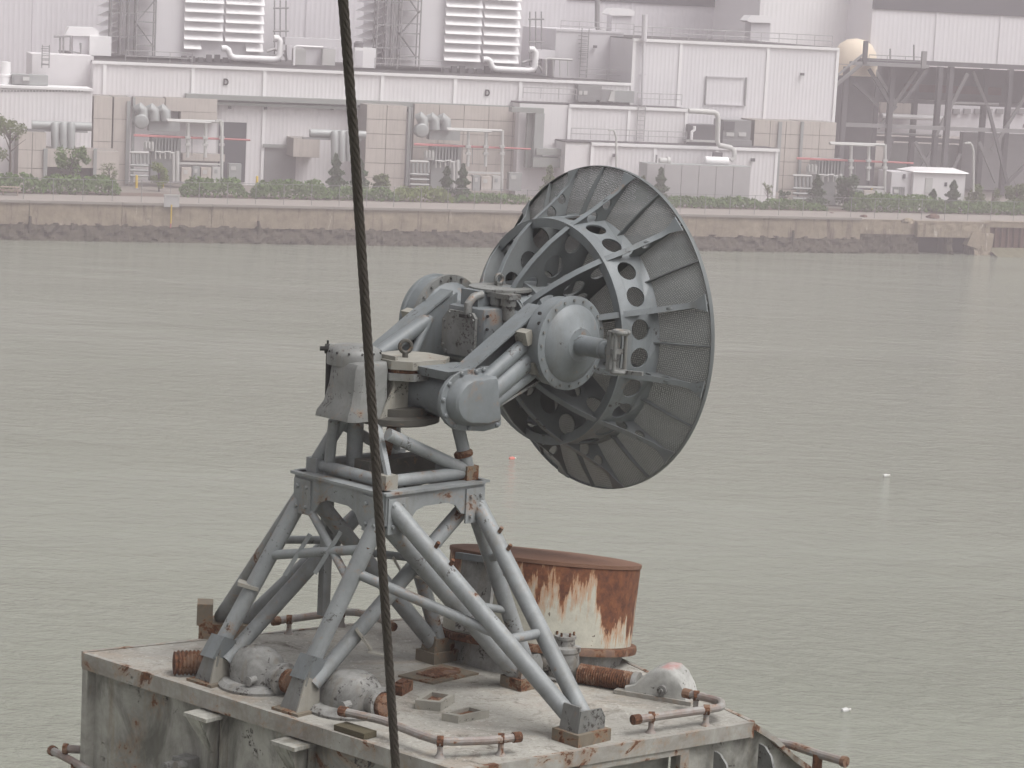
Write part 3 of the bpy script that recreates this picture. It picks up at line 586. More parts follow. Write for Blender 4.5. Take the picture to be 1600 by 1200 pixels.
# upper frame on the table
Z1 = ZT + .045; C2 = .31
blk = {k: L(C2 * a, C2 * b, Z1) for k, (a, b) in dict(l=(-1, -1), n=(-1, 1), r=(1.05, 1.05), b=(1, -1)).items()}
for k, q in blk.items(): part('corner_block', M['frame'] if k in 'lb' else (M['rustblock'] if k == 'r' else M['cream']), tower, lambda m: m.box(q, UU, TT, Z, .095, .095, .088))
for a, b in (('l', 'n'), ('n', 'r'), ('r', 'b'), ('b', 'l')): part('frame_pipe', M['frame'], tower, lambda m: m.tube(blk[a], blk[b], .036, n=14))
ZP = CAMZ - 2.52
post = lambda p0, p1, r, mt='frame': part('post', M[mt], tower, lambda m: m.tube(p0, p1, r, n=14))
post(blk['l'] + Z * .03, L(-.22, -.20, ZP), .042); post(blk['r'] + Z * .03, L(.27, .27, ZP + .02), .040); post(blk['b'] + Z * .03, L(.2, -.2, ZP), .036)
part('post', M['frame'], tower, lambda m: m.prism([blk['n'] + UU * .015 + Z * .03, blk['n'] + UU * -.015 + Z * .03, L(-.215, .05, ZP + .06), L(-.175, .05, ZP + .06)], TT * .03))
post(L(-.16, -.15, ZT), L(-.16, -.15, ZP), .050); post(L(-.30, -.22, ZT), L(-.29, -.2, ZP), .033); post(L(-.04, -.02, ZT + .05), L(.1, -.1, ZP), .03, 'rust')
part('diagonal', M['frame'], tower, lambda m: m.tube(L(-.25, .24, ZP - .02), blk['r'] + Z * .02 - UU * .03, .038, n=14))
part('diagonal', M['frame'], tower, lambda m: m.tube(L(-.22, -.2, ZP - .03), blk['b'] + Z * .01, .034, n=14))
part('post_collar', M['rust'], tower, lambda m: m.lathe(blk['r'].lerp(L(.27, .27, ZP + .02), .30), L(.27, .27, ZP) - blk['r'], [(.05, 0), (.058, .008), (.058, .03), (.046, .04)], 14))
part('cross_beam', M['grime_shade'], tower, lambda m: m.box(L(.05, .02, ZT + .075), UU, TT, Z, .6, .13, .09))

# ------------------------------------------------------------------ antenna mount: platform, housings, yoke, elevation body
MZ = CAMZ - 2.02      # trunnion height
mount = thing('antenna_mount', 'grey yoke and gearbox of the radar mount on top of the tower', 'radar mount', V(HD.x, HD.y, ZP))
part('platform', M['grime_shade'], mount, lambda m: m.lathe(L(.02, 0, ZP), Z, [(.23, 0), (.265, .012), (.265, .045), (.23, .05), (.2, .055), (.2, .10)], 32))  # dark coat paints in the deep shadow under the head
# left housing with flared skirt
z0, z1 = ZP + .035, ZP + .40
def housing(m):
    lv = [(0, .055, .05), (.035, .05, .045), (.09, .022, .018), (.2, .0, .0), (.30, -.008, -.008), (.33, -.03, -.03), (.34, -.06, -.055)]
    vs = []; n = 8
    for h, fu, ft in lv:
        a0, a1, b0, b1, c_ = -.36 - fu, -.10, -.21 - ft, .085 + ft * .3, .035
        for (u, t) in ((a0 + c_, b0), (a1, b0), (a1, b0 + c_), (a1, b1 - c_), (a1 - c_, b1), (a0 + c_, b1), (a0, b1 - c_), (a0, b0 + c_)): vs.append(L(u, t, z0 + h))
    fs = [(k * n + i, k * n + (i + 1) % n, (k + 1) * n + (i + 1) % n, (k + 1) * n + i) for k in range(len(lv) - 1) for i in range(n)] + [tuple(range(n)), tuple((len(lv) - 1) * n + i for i in range(n))]
    m.add(vs, fs)
part('gear_housing', M['grey2'], mount, housing, 32)
part('housing_flange', M['cream'], mount, lambda m: m.box(L(-.085, -.06, z0 + .185), UU, TT, Z, .022, .33, .38))
part('side_plate', M['cream'], mount, lambda m: m.box(L(-.03, .095, z0 + .16), UU, TT, Z, .10, .02, .30))
part('housing_rib', M['cream'], mount, lambda m: m.prism([L(-.2, .10, z0 + .01), L(-.07, .10, z0 + .01), L(-.1, .10, z0 + .2)], TT * .012))
part('domed_cap', M['grey2'], mount, lambda m: m.lathe(L(-.20, -.14, z1 - .06), Z, [(.165, 0), (.165, .06), (.15, .09), (.11, .112), (.05, .12), (.01, .121)], 22))
part('cap_studs', M['black'], mount, lambda m: [m.tube(L(-.20 + .145 * math.cos(a), -.14 + .145 * math.sin(a), z1 + .01), L(-.20 + .162 * math.cos(a), -.14 + .162 * math.sin(a), z1 + .02), .007, n=6) for a in [i * .5 for i in range(13)]], kind='stuff')
part('drain_pipe', M['grey2'], mount, lambda m: m.path([L(-.2, -.14, z1 + .0), L(-.27, -.22, z1 + .02), L(-.29, -.255, z1 + .02)], .033, 12))
part('drain_cock', M['black'], mount, lambda m: (m.tube(L(-.285, -.25, z1 + .02), L(-.31, -.28, z1 + .02), .03, n=10), m.tube(L(-.31, -.28, z1 + .02), L(-.335, -.30, z1 + .02), .014, n=8), m.tube(L(-.285, -.265, z1 + .02), L(-.28, -.265, z0 + .10), .024, n=10), m.tube(L(-.30, -.27, z1 + .03), L(-.30, -.27, z1 + .07), .007, n=6)))
# centre body and layered cover with lifting ring
part('turntable', M['grey'], mount, lambda m: m.lathe(L(.02, -.12, ZP + .06), Z, [(.17, 0), (.18, .02), (.18, .2), (.16, .23), (.16, .28)], 28))
def cover(m, zz, th, g=0):
    m.prism([L(u, t, zz) for u, t in ((-.10 - g, -.20), (.24, -.22 - g), (.33 + g, -.08), (.33 + g, .12), (.22, .20 + g), (-.04, .20 + g), (-.12 - g, .10))], Z * th)
part('cover_plate', M['cream'], mount, lambda m: cover(m, ZP + .335, .05))
part('cover_gasket', M['rust'], mount, lambda m: cover(m, ZP + .312, .022, -.02))
part('cover_lower', M['grey2'], mount, lambda m: cover(m, ZP + .27, .041, .012))
def ring(m, c_, ax1, ax2, R, r, n=20): m.path([c_ + ax1 * math.cos(2 * math.pi * i / n) * R + ax2 * math.sin(2 * math.pi * i / n) * R for i in range(n + 1)], r, 8, False)
rc_ = L(.06, .02, ZP + .45); part('lifting_ring', M['grime_shade'], mount, lambda m: (ring(m, rc_, V(.94, .34), Z, .036, .012), m.tube(rc_ - Z * .07, rc_ - Z * .035, .018, n=10)))
# barrel and D-shaped end cover, near side
ZB = ZP + .185
part('barrel_flange', M['grey'], mount, lambda m: m.lathe(L(.17, .03, ZB), TT, [(.165, 0), (.18, .01), (.18, .045), (.155, .05)], 28))
part('barrel', M['grey'], mount, lambda m: m.lathe(L(.17, .08, ZB), TT, [(.15, 0), (.135, .04), (.13, .12), (.14, .28), (.17, .36)], 28))
part('barrel_bolts', M['grey'], mount, lambda m: [m.tube(L(.17, .075, ZB) + UU * .158 * math.cos(a) + Z * .158 * math.sin(a), L(.17, .10, ZB) + UU * .158 * math.cos(a) + Z * .158 * math.sin(a), .021, .016, n=8) for a in [i * math.pi / 5 for i in range(10)]], kind='stuff')
part('barrel_bracket', M['grey'], mount, lambda m: m.hexa([L(.02, .19, ZB + .12), L(.30, .19, ZB + .12), L(.30, .42, ZB + .12), L(.02, .42, ZB + .12), L(.0, .17, ZB + .175), L(.34, .17, ZB + .175), L(.34, .46, ZB + .175), L(.0, .46, ZB + .175)]))
def dshape(k, cx=.19, sc=1.0):
    P_ = []
    for i in range(13): # round left end
        a = math.pi * .42 + i * math.pi * 1.1 / 12; P_.append((cx - .02 + .215 * sc * math.cos(a) * 1.05, .185 * sc * math.sin(a)))
    P_ += [(cx + .12 * sc, -.20 * sc), (cx + .245 * sc, -.185 * sc), (cx + .262 * sc, -.17 * sc), (cx + .20 * sc, .165 * sc), (cx + .185 * sc, .185 * sc), (cx + .1 * sc, .188 * sc)]
    return [(u, z, k) for u, z in P_]
def dome_cover(m):
    rows = [(0, 1.0), (.022, 1.0), (.026, .985), (.027, .83), (.06, .775), (.085, .735), (.098, .68), (.102, .60), (.103, .3)]; vs = []
    n = len(dshape(0))
    for t_, s in rows:
        for u, z, _ in dshape(0, .19, s): vs.append(L(u + (1 - s) * .02, .44 + t_, ZB + z))
    m.add(vs, [(k * n + i, k * n + (i + 1) % n, (k + 1) * n + (i + 1) % n, (k + 1) * n + i) for k in range(len(rows) - 1) for i in range(n)] + [tuple(range(n)), tuple((len(rows) - 1) * n + i for i in range(n))])
part('end_cover', M['grey'], mount, dome_cover, 24)
part('cover_bolts', M['grey'], mount, lambda m: [m.lathe(L(u, .466, ZB + z), TT, [(.016, 0), (.015, .008), (.008, .014)], 8) for u, z, _ in dshape(0, .19, .915)[::2]], kind='stuff')
# yoke arms
MU = .86
def arm(sg):
    nm = 'yoke_arm'; t0, t1 = .36 * sg, .60 * sg
    def pl(u0, zb0, zt0, u1, zb1, zt1, ta, tb_):
        return lambda m: m.hexa([L(u0, ta, zb0), L(u1, ta, zb1), L(u1, tb_, zb1), L(u0, tb_, zb0), L(u0, ta, zt0), L(u1, ta, zt1), L(u1, tb_, zt1), L(u0, tb_, zt0)])
    a = part(nm, M['grey'], mount, pl(.10, ZP + .06, ZP + .33, MU - .05, MZ - .22, MZ + .20, .34 * sg, .355 * sg))
    part('arm_flange', M['grey'], a, pl(.12, ZP + .315, ZP + .33, MU - .1, MZ + .20, MZ + .215, .33 * sg, .465 * sg))
    part('arm_flange', M['grey2'], a, pl(.20, ZP + .055, ZP + .07, MU - .1, MZ - .23, MZ - .215, .34 * sg, .50 * sg))
    for k, (za, zb, r) in enumerate(((ZP + .255, MZ + .09, .045), (ZP + .15, MZ - .03, .062), (ZP + .075, MZ - .14, .04))):
        part('strut', M['grey'], a, lambda m: m.tube(L(.22, .47 * sg, za), L(MU - .10, .48 * sg, zb), r, n=16))
    part('strut_clamp', M['cream'], a, lambda m: m.box(L(MU - .29, .50 * sg, MZ + .04), UU + Z * .35, TT, Z - UU * .35, .055, .10, .085))
    part('strut_clamp', M['cream'], a, lambda m: m.box(L(MU - .22, .51 * sg, MZ - .14), UU + Z * .35, TT, Z - UU * .35, .06, .10, .075))
    # hub
    ax = TT * sg; hc = L(MU, .47 * sg, MZ)
    h = part('trunnion_hub', M['grey'], mount, lambda m: m.lathe(hc, ax, [(.26, 0), (.27, .015), (.27, .115), (.285, .12), (.285, .145), (.27, .15), (.235, .152), (.225, .165), (.18, .195), (.11, .215), (.10, .222), (.02, .224)], 44), 30)
    part('hub_bolts', M['grey2'], h, lambda m: [m.tube(hc + ax * .149 + UU * .26 * math.cos(b) + Z * .26 * math.sin(b), hc + ax * .158 + UU * .26 * math.cos(b) + Z * .26 * math.sin(b), .009, n=6) for b in [i * math.pi / 10 for i in range(20)]], kind='stuff')
    return a, h, hc, ax
an, hn, hcn, axn = arm(1)
af, hf, hcf, axf = arm(-1)
# far arm: broad inner web plate down to the platform, with a round strut and a vent slot
part('web_plate', M['grey'], mount, lambda m: m.prism([L(.10, -.33, ZP + .06), L(.92, -.36, ZP + .12), L(1.0, -.36, MZ - .1), L(.78, -.36, MZ + .20), L(.62, -.355, MZ + .12)], -TT * .016))
part('inner_cone', M['grey'], mount, lambda m: m.lathe(L(MU, -.47, MZ), TT, [(.255, 0), (.245, .02), (.20, .07), (.14, .13), (.12, .22)], 32))
part('inner_flange', M['grey2'], mount, lambda m: (m.lathe(L(MU, -.49, MZ), TT, [(.27, 0), (.295, .004), (.295, .03), (.26, .034)], 40), [m.tube(L(MU, -.456, MZ) + UU * .278 * math.cos(b) + Z * .278 * math.sin(b), L(MU, -.442, MZ) + UU * .278 * math.cos(b) + Z * .278 * math.sin(b), .010, n=6) for b in [i * math.pi / 10 for i in range(20)]]))
part('far_strut', M['grey'], mount, lambda m: (m.tube(L(-.02, -.30, ZP + .28), L(.54, -.33, MZ + .03), .05, n=16), m.tube(L(.33, -.27, ZP + .24), L(.56, -.31, MZ + .06), .028, n=12)))
# near spindle with its torn bracket
sp0 = hcn + axn * .21
part('spindle', M['grey'], mount, lambda m: m.lathe(sp0, axn + UU * .0, [(.075, 0), (.062, .006), (.060, .20), (.050, .202), (.048, .25), (.02, .252)], 22))
bk = sp0 + axn * .30
def bracket(m):
    for s in (-1, 1):
        ring(m, bk + Z * (.118 * s) + axn * .035, axn, UU, .042, .016, 16)
        m.tube(bk + axn * (.035 + .040 * s * 0) + UU * .045 * s - Z * .12, bk + axn * .035 + UU * .045 * s + Z * .12, .012, n=8)
    m.box(bk + axn * -.02, axn, UU, Z, .03, .085, .24); m.box(bk + axn * .0, axn, UU, Z, .06, .07, .03); m.box(bk + axn * -.07 - UU * .03, axn, UU, Z, .10, .015, .05); m.box(bk + axn * -.07 + UU * .03, axn, UU, Z, .10, .015, .05)
part('spindle_bracket', M['grey2'], mount, bracket)
part('bracket_arm', M['grey2'], mount, lambda m: m.box(bk - Z * .115 + axn * .11 + UU * .03, axn + UU * .4, UU - axn * .4, Z, .14, .03, .022))
# elevation body
EB = L(MU, 0, MZ)
part('elevation_drum', M['grey'], mount, lambda m: m.lathe(L(MU - .02, -.0, MZ + .02), UU, [(.22, 0), (.255, .01), (.255, .14), (.285, .145), (.285, .165), (.27, .17), (.275, .3), (.295, .305), (.295, .33), (.26, .335)], 40))
part('cross_shaft', M['grey'], mount, lambda m: m.tube(L(MU, -.46, MZ), L(MU, .46, MZ), .15, n=24))
def gearbox(m):
    lv = [(-.18, .82), (-.16, .95), (-.13, 1), (.12, 1), (.155, .97), (.16, .9)]; vs = []; n = 16
    for h, s in lv:
        for i in range(n):
            a = 2 * math.pi * i / n; ca, sa_ = math.cos(a), math.sin(a)
            u = .15 * s * math.copysign(abs(ca) ** .3, ca); t_ = .175 * s * math.copysign(abs(sa_) ** .3, sa_); vs.append(L(MU - .14 + u, -.02 + t_, MZ + .0 + h))
    m.add(vs, [(k * n + i, k * n + (i + 1) % n, (k + 1) * n + (i + 1) % n, (k + 1) * n + i) for k in range(len(lv) - 1) for i in range(n)] + [tuple(range(n)), tuple((len(lv) - 1) * n + i for i in range(n))])
part('gearbox', M['grey'], mount, gearbox, 28)
def box_cover(m):
    P_ = [(-.16, -.10), (-.13, -.14), (.10, -.14), (.13, -.11), (.13, .10), (.10, .13), (-.11, .13), (-.16, .07)]
    m.prism([L(MU - .29, -.03 + a, MZ + b) for a, b in P_], -UU * .022)
    for a, b in P_: m.tube(L(MU - .312, -.03 + a * .88, MZ + b * .88), L(MU - .325, -.03 + a * .88, MZ + b * .88), .010, n=6)
part('gearbox_end', M['grey2'], mount, box_cover)
part('gearbox_bolts', M['black'], mount, lambda m: [m.tube(L(MU - .14 + du, .152, MZ + dz), L(MU - .14 + du, .165, MZ + dz), .009, n=6) for du in (-.125, .125) for dz in (-.12, -.04, .04, .12)] + [m.tube(L(MU - .13 + du, .0, MZ - .2), L(MU - .13 + du, .0, MZ - .15), .014, n=6) for du in (-.1, -.02, .06, .12)], kind='stuff')
part('terminal_box', M['grey'], mount, lambda m: m.box(L(MU - .15, -.05, MZ + .20), UU, TT, Z, .15, .15, .115))
part('top_flange_ring', M['grey2'], mount, lambda m: m.lathe(L(MU + .02, -.03, MZ + .245), Z, [(.19, 0), (.2, .006), (.2, .022), (.185, .026), (.05, .028)], 28))
for dt in (.07, .165): part('filter_cup', M['grey2'], mount, lambda m: m.lathe(L(MU - .10, dt, MZ + .24), -Z, [(.04, 0), (.048, .005), (.048, .065), (.04, .07), (.038, .15), (.03, .155), (.03, .18), (.01, .182)], 16))
part('cup_manifold', M['grey2'], mount, lambda m: m.box(L(MU - .10, .10, MZ + .235), UU, TT, Z, .10, .24, .03))
hp = L(MU - .30, .02, MZ + .09); part('hose', M['grey2'], mount, lambda m: m.path([hp + UU * .12 * 0 + Z * .02, hp + Z * .09, hp + UU * .04 + Z * .13, hp + UU * .11 + Z * .145], .026, 12)); part('hose_end', M['black'], mount, lambda m: m.box(hp + Z * .02, UU, TT, Z, .10, .05, .02))
part('lug', M['grey2'], mount, lambda m: (ring(m, L(MU + .03, -.06, MZ + .31), UU, Z, .03, .012, 14), m.box(L(MU + .03, -.06, MZ + .275), UU, TT, Z, .05, .025, .03)))
part('small_valve', M['black'], mount, lambda m: (m.tube(L(MU + .05, .1, MZ + .25), L(MU + .14, .13, MZ + .245), .008, n=6), m.tube(L(MU + .1, .08, MZ + .25), L(MU + .08, .16, MZ + .24), .006, n=6)))
for i, dz in enumerate((0, .02)): part('bolt', M['black'], mount, lambda m: m.tube(L(MU - .25, .575, MZ + .13 + dz * 3), L(MU - .25, .59, MZ + .13 + dz * 3), .011, n=6))

# ------------------------------------------------------------------ dish
def mesh_mat():
    m, nt, b = newmat('perforated_dish_skin')
    tc = nt.nodes.new('ShaderNodeTexCoord'); vo = nt.nodes.new('ShaderNodeTexVoronoi'); vo.voronoi_dimensions = '2D'; vo.inputs['Scale'].default_value = 88; vo.inputs['Randomness'].default_value = .3
    nt.links.new(tc.outputs['Object'], vo.inputs['Vector'])
    hole = ramp(nt, vo.outputs['Distance'], .16, .23, (1, 1, 1, 1), (0, 0, 0, 1))
    p = pos(nt); c = mix(nt, ramp(nt, noi(nt, p, 5, 7, .7), .35, .75), (.185, .198, .198), (.115, .126, .124)); c = mix(nt, ramp(nt, noi(nt, p, 14, 4, .7), .66, .70), c, (.21, .22, .21))
    nt.links.new(c, b.inputs['Base Color']); b.inputs['Roughness'].default_value = .6
    tr_ = nt.nodes.new('ShaderNodeBsdfTransparent'); ms = nt.nodes.new('ShaderNodeMixShader'); out = nt.nodes['Material Output']
    nt.links.new(hole, ms.inputs[0]); nt.links.new(b.outputs[0], ms.inputs[1]); nt.links.new(tr_.outputs[0], ms.inputs[2]); nt.links.new(ms.outputs[0], out.inputs[0])
    return m
M['skin'] = mesh_mat()
RR, DD = 1.03, .34
DAX = V(.762, .647, .012).normalized()
rimc = L(MU, 0, MZ) + DAX * .84 - Z * .03
dish = thing('dish_antenna', 'large grey perforated radar dish seen from behind with ribs and holed ring', 'radar dish', rimc)
dx_ = V(DAX.y, -DAX.x, 0).normalized(); dy_ = DAX.cross(dx_)   # local x: to the right of the picture, y: up
dish.rotation_mode = 'QUATERNION'; dish.rotation_quaternion = Matrix((dx_, dy_, DAX)).transposed().to_quaternion()
surf = lambda r: -DD * (1 - (r / RR) ** 2)
REAR = [(RR, -.035), (.93, -.10), (.80, -.285), (.70, -.455), (.60, -.585), (.48, -.70), (.36, -.785), (.25, -.835)]
def rear(r):
    for (r0, a0), (r1, a1) in zip(REAR, REAR[1:]):
        if r1 <= r <= r0: k = (r - r1) / (r0 - r1); return a1 + (a0 - a1) * k
    return REAR[-1][1]
def circ(x, y, r, n=14, sy=1): return [(x + r * math.cos(2 * math.pi * i / n), y + r * sy * math.sin(2 * math.pi * i / n)) for i in range(n)]
def dmesh(name, mat, fn, smooth=35):
    m = MB(); fn(m); o = m.build(name, mat, dish, smooth, local=True); return o
def rot_copies(o, n, a0, sub=()):
    o.rotation_euler = (0, 0, math.radians(a0))
    for k in range(1, n):
        c_ = o.copy(); COL.objects.link(c_); c_.parent = dish; c_.rotation_euler = (0, 0, math.radians(a0 + 360 / n * k))
        for s in sub: d_ = s.copy(); COL.objects.link(d_); d_.parent = c_
A0 = 14
# main ribs: web with lightening holes, T flange along the rear edge, flared end at the rim
inner = [(.25, surf(.25) - .004)]; outer_edge = [(r, surf(r) - .004) for r in (.25, .36, .48, .6, .7, .8, .9, RR - .004)]
web = outer_edge + [(RR - .004, -.035)] + REAR[1:]
holes = [circ(.84, -.185, .036), circ(.59, -.40, .068), circ(.44, -.52, .075), circ(.33, -.40, .055), circ(.33, -.68, .06), circ(.755, -.285, .042)]
rib = dmesh('rib', M['dishgrey'], lambda m: m.holed([web] + holes, lambda x, y, s: V(x, (-.006, .006)[s], y)))
def flange(m):
    pts = [(r, rear(r)) for r in [RR - .004 - i * (RR - .254) / 22 for i in range(23)]]
    vs = []
    for i, (r, a) in enumerate(pts):
        w = .018 + (.036 * max(0, 1 - i / 1.8)); nx, nz = .0, -.007
        vs += [V(r, -w, a), V(r, w, a), V(r, w, a - .009), V(r, -w, a - .009)]
    n = len(pts); fs = []
    for i in range(n - 1):
        for j in range(4): fs.append((i * 4 + j, i * 4 + (j + 1) % 4, (i + 1) * 4 + (j + 1) % 4, (i + 1) * 4 + j))
    fs += [(0, 1, 2, 3), tuple((n - 1) * 4 + j for j in range(4))]; m.add(vs, fs)
fl = MB(); flange(fl); flo = fl.build('rib_flange', M['grey'], None, 30, local=True); flo.parent = rib
rot_copies(rib, 12, A0, (flo,))
# thin ribs between
thin = [(r, surf(r) - .004) for r in (.72, .8, .9, RR - .005)] + [(RR - .005, -.03), (.9, surf(.9) - .038), (.8, surf(.8) - .042), (.72, surf(.72) - .045)]
tr2 = dmesh('thin_rib', M['dishgrey'], lambda m: m.prism([V(x, -.004, y) for x, y in thin], V(0, .008, 0))); rot_copies(tr2, 12, A0 + 15)
# ring girder: 24 bays, each with one round hole
def ring_bay(m):
    w = math.radians(30); r0, r1 = .700, .722; bays = []
    x1 = w * .7; zr, zf = rear(.70) - .004, surf(.722) - .003
    nx = 8
    outer = [(x1 * i / nx, zr) for i in range(nx + 1)] + [(x1 * (nx - i) / nx, zf) for i in range(nx + 1)]
    hs_ = [circ(x1 * k, (zr + zf) / 2 - .008, .062, 16, 1.08) for k in (.27, .73)]
    def fn(x, y, s):
        a = x / .7; r = r0 + (r1 - r0) * (y - zr) / (zf - zr) + (0, .012)[s]; return V(r * math.cos(a), r * math.sin(a), y)
    m.holed([outer] + hs_, fn)
rb = dmesh('ring_girder', M['grey'], ring_bay); rot_copies(rb, 12, A0)
def lip(m): # inward lip along the rear edge of the ring
    n = 8; w = math.radians(30); zr = rear(.70)
    vs = []
    for i in range(n + 1):
        a = w * i / n
        for r, z in ((.655, zr - .010), (.712, zr - .010), (.712, zr - .001), (.655, zr - .001)): vs.append(V(r * math.cos(a), r * math.sin(a), z))
    m.add(vs, [(i * 4 + j, i * 4 + (j + 1) % 4, (i + 1) * 4 + (j + 1) % 4, (i + 1) * 4 + j) for i in range(n) for j in range(4)])
lp = dmesh('ring_lip', M['grey'], lip); rot_copies(lp, 12, A0)
# skin panels
def panel(m):
    nr_, na = 10, 8; w = math.radians(30); vs = []
    for j in range(nr_ + 1):
        r = .12 + (RR - .12) * j / nr_
        for i in range(na + 1):
            a = w * i / na; vs.append(V(r * math.cos(a), r * math.sin(a), surf(r)))
    m.add(vs, [(j * (na + 1) + i, j * (na + 1) + i + 1, (j + 1) * (na + 1) + i + 1, (j + 1) * (na + 1) + i) for j in range(nr_) for i in range(na)])
pn = dmesh('skin_panel', M['skin'], panel); rot_copies(pn, 12, A0)
def rimf(m): m.lathe((0, 0, 0), Z, [(RR - .004, -.03), (RR + .008, -.03), (RR + .012, -.012), (RR + .008, .006), (RR - .006, .006), (RR - .006, -.0)], 96)
m = MB(); n = 96; vs = []
prof = [(RR - .004, -.026), (RR + .001, -.026), (RR + .003, -.012), (RR + .001, .004), (RR - .004, .004)]
for r, z in prof:
    for i in range(n): a = 2 * math.pi * i / n; vs.append(V(r * math.cos(a), r * math.sin(a), z))
m.add(vs, [(k * n + i, k * n + (i + 1) % n, ((k + 1) % 5) * n + (i + 1) % n, ((k + 1) % 5) * n + i) for k in range(5) for i in range(n)])
m.build('rim', M['dishgrey'], dish, local=True)
m = MB(); m.lathe((0, 0, 0), Z, [(.24, -.855), (.285, -.85), (.285, -.80), (.25, -.79), (.22, -.5), (.20, -.33), (.13, -.325)], 36); m.build('hub', M['dishgrey'], dish, local=True)

# ------------------------------------------------------------------ wire rope close to the camera
rp = [(x, y, 7.6 + .0007 * y) for x, y in ((517, -260), (536, 0), (552, 200), (565.5, 400), (579, 600), (592, 800), (605.5, 1000), (618.5, 1200), (640, 1520))]
P3 = [AT(x, y, Y) for x, y, Y in rp]
P3 = [P3[0] + (P3[0] - P3[1]) * 3] + P3 + [P3[-1] + (P3[-1] - P3[-2]) * 3]
rope_t = thing('wire_rope', 'dark twisted steel wire rope hanging close in front of the radar', 'wire rope', P3[-1])
def rope_pt(s): # piecewise linear along the length, smoothed
    i = min(int(s), len(P3) - 2); return P3[i].lerp(P3[i + 1], s - i)
fine = []
segs = 60
for i in range(len(P3) - 1):
    for k in range(segs): fine.append(P3[i].lerp(P3[i + 1], k / segs))
M['rope'] = plain('greased_wire', (.08, .066, .054), .6, .1, .8, 60, bmp=.3)
acc = 0
ph = [0]
for i in range(1, len(fine)): acc += (fine[i] - fine[i - 1]).length; ph.append(acc)
for k in range(6):
    pts = []
    for i, p in enumerate(fine):
        d = (fine[min(i + 1, len(fine) - 1)] - fine[max(i - 1, 0)]).normalized(); x, y, a = frame_of(d)
        an_ = -2 * math.pi * (ph[i] / .19 + k / 6); pts.append(p + x * math.cos(an_) * .0098 + y * math.sin(an_) * .0098)
    part('strand', M['rope'], rope_t, lambda m: m.path(pts, .0062, 6), 60)
# ------------------------------------------------------------------ power station on the far bank
M['white'] = plain('white_siding', (.73, .71, .72), .55, 0, .16, .35, streak=.14)
M['white2'] = plain('white_trim', (.82, .81, .815), .5, 0, .1, .5)
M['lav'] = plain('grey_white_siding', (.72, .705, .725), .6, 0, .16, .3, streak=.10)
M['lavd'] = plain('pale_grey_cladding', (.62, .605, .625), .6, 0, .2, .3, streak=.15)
M['tan'] = plain('tan_concrete_panel', (.56, .51, .465), .85, 0, .4, .5, streak=.45, bmp=.2)
M['joint'] = plain('panel_joint', (.27, .245, .225), .9, 0, .3, 1)
M['duct'] = plain('grey_duct', (.36, .375, .37), .5, .2, .3, .8, streak=.2)
M['green'] = plain('grey_green_trim', (.29, .305, .29), .6, 0, .3, .7)
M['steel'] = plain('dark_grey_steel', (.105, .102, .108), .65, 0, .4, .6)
M['steel2'] = plain('mid_grey_steel', (.26, .257, .26), .6, 0, .4, .6)
M['galv'] = plain('galvanised_steel', (.46, .45, .455), .45, .3, .25, 1)
M['roof'] = plain('dark_roofing', (.075, .07, .07), .9, 0, .5, .8)
M['band'] = plain('dark_glazing_band', (.085, .085, .095), .35, 0, .3, .4)
M['redp'] = plain('red_pipe_paint', (.46, .15, .15), .5, 0, .3, 1)
M['yel'] = plain('yellow_paint', (.62, .42, .012), .5, 0, .25, 2)
M['lite'] = plain('pale_equipment', (.52, .52, .505), .5, 0, .25, 1)
M['dirt'] = M['ground']
def R4(x0, y0, x1, y1, d, fr=BK):
    xm, ym = (x0 + x1) / 2, (y0 + y1) / 2
    return fr.px(x0, ym, d)[0], fr.px(x1, ym, d)[0], fr.px(xm, y1, d)[1], fr.px(xm, y0, d)[1]   # s0 s1 z0 z1
def bxp(m, x0, y0, x1, y1, d, th, fr=BK):
    s0, s1, z0, z1 = R4(x0, y0, x1, y1, d, fr); m.fbox(fr, s0, s1, d, d + th, z0, z1); return s0, s1, z0, z1
def pbox(name, mat, par, x0, y0, x1, y1, d, th): return part(name, M[mat], par, lambda m: bxp(m, x0, y0, x1, y1, d, th))
def sbox(name, mat, par, s0, s1, d0, d1, z0, z1): return part(name, M[mat], par, lambda m: m.fbox(BK, s0, s1, d0, d1, z0, z1))
def ptube(m, x0, y0, x1, y1, d, r, n=10): m.tube(BK.P(x0, y0, d), BK.P(x1, y1, d), r, n=n)
def ppath(m, pts, d, r, n=10): m.path([BK.P(x, y, d) for x, y in pts], r, n)
S = lambda x, y, d: BK.px(x, y, d)[0]
ZH = lambda x, y, d: BK.px(x, y, d)[1]
GZ = QZ
def base(x, d): return BK.W(S(x, 280, d), d, GZ)
def railing(m, x0, y0, x1, y1, d, h=1.1, posts=None, r=.045):
    """Guard rail along the roof edge: feet at the first pixel line."""
    s0, za = BK.px(x0, y0, d); s1, zb = BK.px(x1, y1, d); z = (za + zb) / 2; n = posts or max(2, int((s1 - s0) / 1.9))
    for i in range(n + 1): s = s0 + (s1 - s0) * i / n; m.tube(BK.W(s, d, z), BK.W(s, d, z + h), r * .8, n=5)
    for k in (.5, 1): m.tube(BK.W(s0, d, z + h * k), BK.W(s1, d, z + h * k), r, n=5)
def ladder(m, x, y0, y1, d, w=.5):
    s, za = BK.px(x, y1, d); zb = BK.px(x, y0, d)[1]
    for e in (-w / 2, w / 2): m.tube(BK.W(s + e, d, za), BK.W(s + e, d, zb), .05, n=5)
    for i in range(int((zb - za) / .45)): m.tube(BK.W(s - w / 2, d, za + .3 + i * .45), BK.W(s + w / 2, d, za + .3 + i * .45), .035, n=5)

